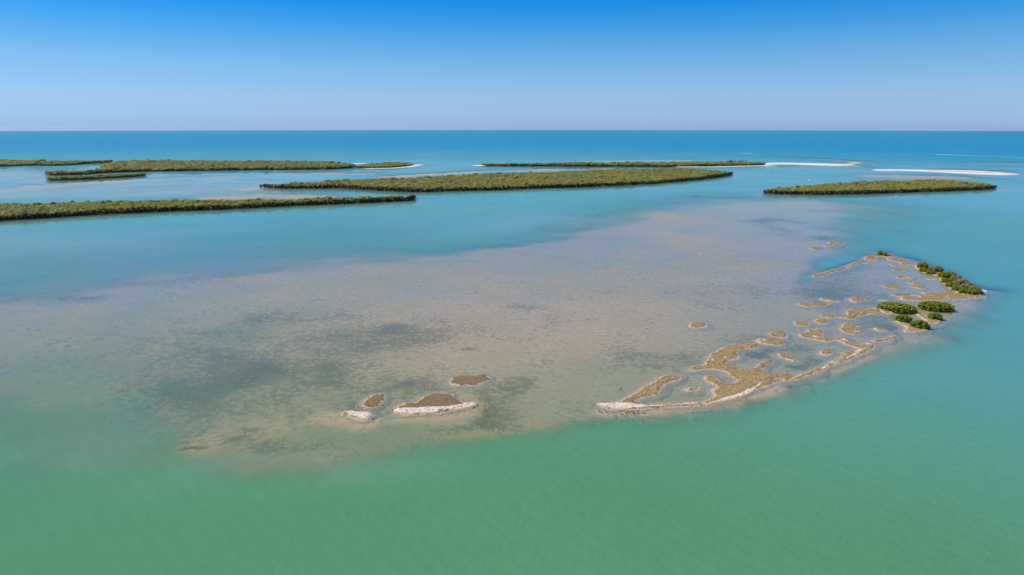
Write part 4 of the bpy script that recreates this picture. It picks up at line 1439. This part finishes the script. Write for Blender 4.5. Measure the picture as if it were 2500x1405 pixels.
# ---------------------------------------------------------------- birds
def make_bird(name, body_mat, standing=True):
    t = empty(name, (0, 0, 0))
    b = MB()
    prof = [(-.42, .02), (-.34, .07), (-.15, .15), (.05, .17), (.2, .12), (.3, .06)]
    b.tube([(x, 0, .48 + x * .25) for x, r in prof], [r for x, r in prof], 8)
    b.tube([(.24, 0, .55), (.36, 0, .70), (.33, 0, .85), (.40, 0, .98), (.47, 0, 1.0), (.52, 0, .99)], [.06, .045, .04, .05, .055, .02], 7)
    b.build('body', body_mat, t, True)
    m = MB()
    m.tube([(.50, 0, .99), (.70, 0, .95)], [.022, .005], 5)
    m.build('bill', M['bill'], t)
    for s in (-1, 1):
        q = MB()
        q.tube([(-.02, .06 * s, .4), (-.04, .06 * s, .2), (0, .06 * s, 0)], [.02, .014, .012], 5)
        q.build('leg', M['motor'], t)
    return t

def dome_hit(px, py, B):
    """where the line of sight meets the domed bush"""
    for h in np.linspace(B['h'] * 1.05, 0.5, 80):
        x, y = ground(px, py, h)
        X, Y = x - B['c'][0], y - B['c'][1]
        u = (X * cos(B['ang']) + Y * sin(B['ang'])) / B['rx']
        v = (-X * sin(B['ang']) + Y * cos(B['ang'])) / B['ry']
        q = u * u + v * v
        if q < 1 and h <= B['h'] * (0.30 + 0.70 * math.sqrt(1 - q * .92)):
            return float(x), float(y), float(h)
    return None

egret = make_bird('white_bird', M['feather'])
first = True
birds = [(0, 2153, 747, 'leftmost white bird on the widest bush'), (0, 2157, 748.5, 'white bird second from left on the widest bush'),
         (0, 2169.5, 748, 'white bird near the crown of the widest bush, third from left'), (0, 2187.5, 748.5, 'white bird at the middle top of the widest bush'),
         (0, 2193.5, 752, 'white bird on the middle of the widest bush, fifth from left'), (0, 2197.5, 752, 'white bird just right of the middle of the widest bush'),
         (0, 2210.5, 755.5, 'white bird second from right on the widest bush'), (0, 2226, 758, 'rightmost white bird on the widest bush'),
         (2, 2187, 772.5, 'white bird at left on the small bush before the widest one'), (2, 2191, 772.5, 'white bird at right on the small bush before the widest one'),
         (1, 2286, 744, 'white bird on top of the wide right rear bush'), (5, 2325, 675, 'white bird on a grey topped spit tree')]
for bi, px, py, lab in birds:
    hit = dome_hit(px, py, BUSH[bi])
    if hit is None:
        continue
    o = egret if first else copy_tree(egret)
    first = False
    o.location = (hit[0], hit[1], hit[2] + 0.05 + zc(math.hypot(hit[0], hit[1])))
    o.rotation_euler = (0, 0, random.uniform(0, 6.28))
    o.scale = (1.0, 1.0, 1.0)
    tag(o, lab, 'bird', 'white birds roosting on the mangroves')
for px, py, lab in ((2283, 686, 'white bird wading off the wooded spit'), (1857, 958.5, 'white bird in the shallows off the white shell beach'), (1599, 927, 'white bird beside the hook shaped islet')):
    o = copy_tree(egret)
    x, y = ground(px, py)
    o.location = (float(x), float(y), zc(math.hypot(x, y)) - .05)
    o.rotation_euler = (0, 0, random.uniform(0, 6.28))
    tag(o, lab, 'bird', 'wading birds')
dark = make_bird('dark_bird', M['darkfeather'])
for i, (px, py, lab) in enumerate(((1515.5, 951.5, 'dark bird alone in the water left of the hook shaped islet'), (2184, 665.8, 'dark bird in the upper lagoon below the topmost slim bar'),
                                   (2005, 608, 'dark bird at the right edge of the small wedge of sand'), (2008.5, 608, 'dark bird farther right beside the small wedge of sand'),
                                   (1923, 911, 'dark bird in the inner pool by the largest islet'))):
    o = dark if i == 0 else copy_tree(dark)
    x, y = ground(px, py)
    o.location = (float(x), float(y), zc(math.hypot(x, y)) - .05)
    o.rotation_euler = (0, 0, random.uniform(0, 6.28))
    tag(o, lab, 'bird', 'wading birds')

# ---------------------------------------------------------------- boats
def hull_mesh(Lh, Bm, D):
    st = [(-.5, .88, 1.0), (-.35, .97, 1.0), (-.1, 1.0, 1.0), (.15, .95, 1.03), (.32, .75, 1.1), (.44, .4, 1.2), (.5, .05, 1.3)]
    V, F = [], []
    for x, w, hh in st:
        hw = w * Bm / 2
        V += [(x * Lh, -hw, D * .55 * hh), (x * Lh * .985, -hw * .82, D * .02), (x * Lh * .96, 0, -D * .42), (x * Lh * .985, hw * .82, D * .02), (x * Lh, hw, D * .55 * hh)]
    for i in range(len(st) - 1):
        for j in range(4):
            a = i * 5 + j
            F.append((a, a + 5, a + 6, a + 1))
    F.append((0, 1, 2, 3, 4))
    # deck, set down inside the gunwale
    k = len(V)
    for x, w, hh in st:
        hw = w * Bm / 2
        V += [(x * Lh * .985, -hw * .86, D * .55 * hh), (x * Lh * .97, -hw * .84, D * .30 * hh), (x * Lh * .97, hw * .84, D * .30 * hh), (x * Lh * .985, hw * .86, D * .55 * hh)]
    for i in range(len(st) - 1):
        a = k + i * 4
        F += [(a, a + 1, a + 5, a + 4), (a + 1, a + 2, a + 6, a + 5), (a + 2, a + 3, a + 7, a + 6),
              (i * 5, a, a + 4, i * 5 + 5), (i * 5 + 4, i * 5 + 9, a + 7, a + 3)]
    F.append((0, k, k + 1, k + 2, k + 3, 4))
    return V, F

def make_boat(Lh=8.0, Bm=2.6, D=1.5, hull='gel', top='gel', has_top=True, cabin=False):
    t = empty('motor_boat', (0, 0, 0))
    V, F = hull_mesh(Lh, Bm, D)
    mesh_np('hull', V, F, M[hull], t)
    m = MB()
    m.box((0, 0, D * .30 + .55), (1.0, .8, 1.1), .85)
    m.build('console', M['gel'], t)
    m = MB()
    m.box((.42, 0, D * .30 + 1.3), (.06, .75, .42), .9)
    m.build('windshield', M['glass'], t)
    m = MB()
    m.box((-1.0, 0, D * .30 + .35), (.6, 1.1, .7))
    m.build('seat', M['gel'], t)
    if has_top:
        m = MB()
        m.box((-.25, 0, D * .30 + 2.15), (2.2, Bm * .75, .10), .92)
        m.build('canopy', M[top], t)
        for sx in (-1, 1):
            for sy in (-1, 1):
                m = MB()
                m.tube([(-.25 + sx * .55, sy * .42, D * .3), (-.25 + sx * .8, sy * .7, D * .30 + 2.1)], .04, 5)
                m.build('canopy_post', M['gel'], t)
    if cabin:
        m = MB()
        m.box((Lh * .12, 0, D * .55 + .35), (Lh * .36, Bm * .62, .8), .78)
        m.build('cabin', M['gel'], t)
    m = MB()
    m.box((-Lh * .5 - .25, 0, D * .62), (.5, .42, .75), .8)
    m.box((-Lh * .5 - .22, 0, -.1), (.22, .16, 1.3))
    m.build('outboard_motor', M['motor'], t)
    return t

def at(px, py):
    x, y = ground(px, py)
    return float(x), float(y), float(zc(math.hypot(x, y)))

boats = {}
def boat(px, py, rz, label, kind='plain', scale=1.0):
    if kind not in boats:
        boats[kind] = {'plain': lambda: make_boat(8, 2.6, 1.5), 'bluetop': lambda: make_boat(9, 2.9, 1.7, 'gel', 'blue'),
                       'skiff': lambda: make_boat(6.5, 2.2, 1.2, 'gel', 'gel', False), 'dark': lambda: make_boat(4.6, 1.8, 1.1, 'darkhull', 'blue', False),
                       'cabin': lambda: make_boat(12, 3.8, 2.4, 'gel', 'gel', True, True)}[kind]()
        o = boats[kind]
    else:
        o = copy_tree(boats[kind])
    o.location = at(px, py)
    o.rotation_euler = (0, 0, rz)
    o.scale = (scale,) * 3
    tag(o, label, 'boat')
    return o

boat(1697, 479.2, pi, 'white open boat with a blue canopy anchored before the central island', 'bluetop', 1.35)
boat(1837, 374.2, 0.0, 'white boat speeding right with a straight foam wake behind it', 'cabin', .9)
boat(2286, 377.6, pi - .15, 'white boat heading left with a foam wake trailing to the right', 'cabin', 1.0)
boat(2219.5, 348.4, pi, 'distant white boat with a short wake near the horizon, at right', 'cabin', 1.5)
boat(2168, 356.3, .6, 'distant white boat without a wake, left of the one near the horizon', 'cabin', 1.2)
boat(1841.5, 363.2, .5, 'small pale boat just beyond the one speeding right', 'plain', 1.1)
boat(2017, 332.2, .2, 'tiny boat closest to the horizon', 'cabin', 2.0)
boat(470, 391.5, pi / 2, 'white boat showing just above the far left trees', 'cabin', .7)
boat(393, 420.4, pi, 'low white skiff close under the large far left island', 'skiff', 1.15)
boat(1144, 406.3, pi * .6, 'small white boat off the left tip of the thin barrier island', 'skiff', .8)
boat(1883.5, 418.4, .3, 'small white boat in the channel below the white sand spit', 'skiff', .8)
boat(954, 411.0, .9, 'small dark boat drawn up on the sandy point', 'dark', 1.1)
boat(917.5, 412.8, 0, 'low white skiff at the left end of the sandy point beach', 'skiff', .7)
boat(2014.8, 405.5, 0, 'dark little boat, left of two on the white sand spit', 'dark', .55)
boat(2018.2, 405.4, 0, 'dark little boat, right of two on the white sand spit', 'dark', .6)

def wake(pts, widths, label):
    """foam left on the water behind a boat: a low ridge of broken white water"""
    P = gp(pts)
    n = 60
    s = np.concatenate([[0], np.cumsum(np.hypot(*np.diff(P, axis=0).T))])
    t = np.linspace(0, s[-1], n)
    cx, cy = np.interp(t, s, P[:, 0]), np.interp(t, s, P[:, 1])
    dx, dy = np.gradient(cx), np.gradient(cy)
    q = np.hypot(dx, dy)
    nx_, ny_ = -dy / q, dx / q
    w = np.interp(np.linspace(0, 1, n), np.linspace(0, 1, len(widths)), widths) * (0.75 + 0.5 * RNG.random(n))
    V, F = [], []
    for i in range(n):
        zz = zc(math.hypot(cx[i], cy[i]))
        for k, hgt in ((-1, -.02), (-.4, .28), (0, .14), (.4, .28), (1, -.02)):
            V.append((cx[i] + nx_[i] * w[i] * k, cy[i] + ny_[i] * w[i] * k, zz + hgt * min(1, w[i] / 3)))
    for i in range(n - 1):
        for j in range(4):
            a = i * 5 + j
            F.append((a, a + 1, a + 6, a + 5))
    o = mesh_np('wake', V, F, M['foam'])
    tag(o, label, None, None, 'stuff')
wake([(1836, 374.5), (1826, 374.6), (1806, 374.7), (1790, 374.7)], [3.5, 4, 2.2, .6], 'straight foam wake behind the boat speeding right')
wake([(2287, 377.8), (2298, 378.3), (2313, 378.6), (2335, 379), (2375, 380.3), (2430, 382.8), (2505, 386)], [4.5, 4.2, 1.8, 1.0, .9, 1.4, 1.6], 'long foam wake trailing right from the boat heading left')
wake([(2221, 348.6), (2228, 348.8), (2242, 348.9)], [5, 3, 1], 'short foam wake near the horizon')

# ---------------------------------------------------------------- markers, sign, posts
def make_marker(kind):
    t = empty('channel_marker', (0, 0, 0))
    m = MB()
    m.tube([(0, 0, -1.5), (0, 0, 3.3)], .16, 8)
    m.build('post', M['post'], t)
    m = MB()
    if kind == 'red':
        m.add([(-.95, -.2, 2.4), (.95, -.2, 2.4), (0, -.2, 4.1), (-.95, -.14, 2.4), (.95, -.14, 2.4), (0, -.14, 4.1)],
              [(0, 1, 2), (5, 4, 3), (0, 3, 4, 1), (1, 4, 5, 2), (2, 5, 3, 0)])
        m.build('board', M['red'], t)
    else:
        m.box((0, -.2, 3.0), (1.7, .06, 1.6))
        m.build('board', M['signwhite' if kind == 'white' else 'green'], t)
        m = MB()
        m.box((0, -.12, 3.0), (.5, .08, 1.4))
        m.build('bracket', M['post'], t)
    return t
mk_red = make_marker('red')
mk_white = make_marker('white')
for i, (px, py, sc, lab) in enumerate(((1451, 514.5, 1.35, 'red triangular channel marker on a post, midway before the central island'),
                                       (1960, 444.8, 1.35, 'red channel marker behind the oval island, left of the white one'),
                                       (134, 449.2, 1.2, 'thin red channel marker by the narrow mangrove strip at far left'))):
    o = mk_red if i == 0 else copy_tree(mk_red)
    o.location = at(px, py)
    o.rotation_euler = (0, 0, radians(-62))
    o.scale = (sc, sc, sc)
    tag(o, lab, 'channel marker', 'channel markers')
mk_white.location = at(1975, 445.6)
mk_white.scale = (1.5, 1.5, 1.45)
mk_white.rotation_euler = (0, 0, radians(-62))
tag(mk_white, 'white channel marker behind the oval island, right of the red one', 'channel marker', 'channel markers')

s = empty('warning_sign', at(2402, 718.5), radians(-62))
m = MB(); m.tube([(-.35, 0, -1.2), (-.35, 0, 2.0)], .08, 6); m.build('post', M['post'], s)
m = MB(); m.tube([(.35, 0, -1.2), (.35, 0, 2.0)], .08, 6); m.build('post', M['post'], s)
m = MB(); m.box((0, -.12, 2.2), (2.9, .06, 1.3)); m.build('board', M['signwhite'], s)
m = MB(); m.box((0, -.06, 1.75), (1.5, .06, .1)); m.box((0, -.06, 2.5), (1.5, .06, .1)); m.build('batten', M['post'], s)
tag(s, 'white rectangular sign on posts in the water off the wooded spit', 'sign')

for i, (px, py, h, lab) in enumerate(((1018, 537.5, 2.2, 'thin dark stake standing in open water before the nearest long island'), (2105, 535.5, 1.8, 'thin dark stake in open water below the oval island'),
                                      (2031.5, 611, 1.2, 'short stake in the shallows between wedge and forked sand bar'), (1822, 421, 2.0, 'pale stake in the channel right of the central island tip'))):
    m = MB()
    m.tube([(0, 0, -1), (.05, 0, h)], [.13, .10], 6)
    o = m.build('stake', M['post'] if i < 3 else M['signwhite'])
    o.location = at(px, py)
    tag(o, lab, 'stake', 'stakes in the water')

# ---------------------------------------------------------------- thin sea haze
m = bpy.data.materials.new('haze')
m.use_nodes = True
m.node_tree.nodes.clear()
mo = m.node_tree.nodes.new('ShaderNodeOutputMaterial')
pv = m.node_tree.nodes.new('ShaderNodeVolumePrincipled')
pv.inputs['Color'].default_value = (0.86, 0.94, 1.0, 1)
pv.inputs['Density'].default_value = HAZE_DENSITY
pv.inputs['Anisotropy'].default_value = 0.2
m.node_tree.links.new(pv.outputs[0], mo.inputs['Volume'])
b = MB()
b.box((0, 0, (114 - 230) / 2), (110000, 110000, 114 + 230))
o = b.build('haze', m)
tag(o, 'thin sea haze over the far water', None, None, 'stuff')
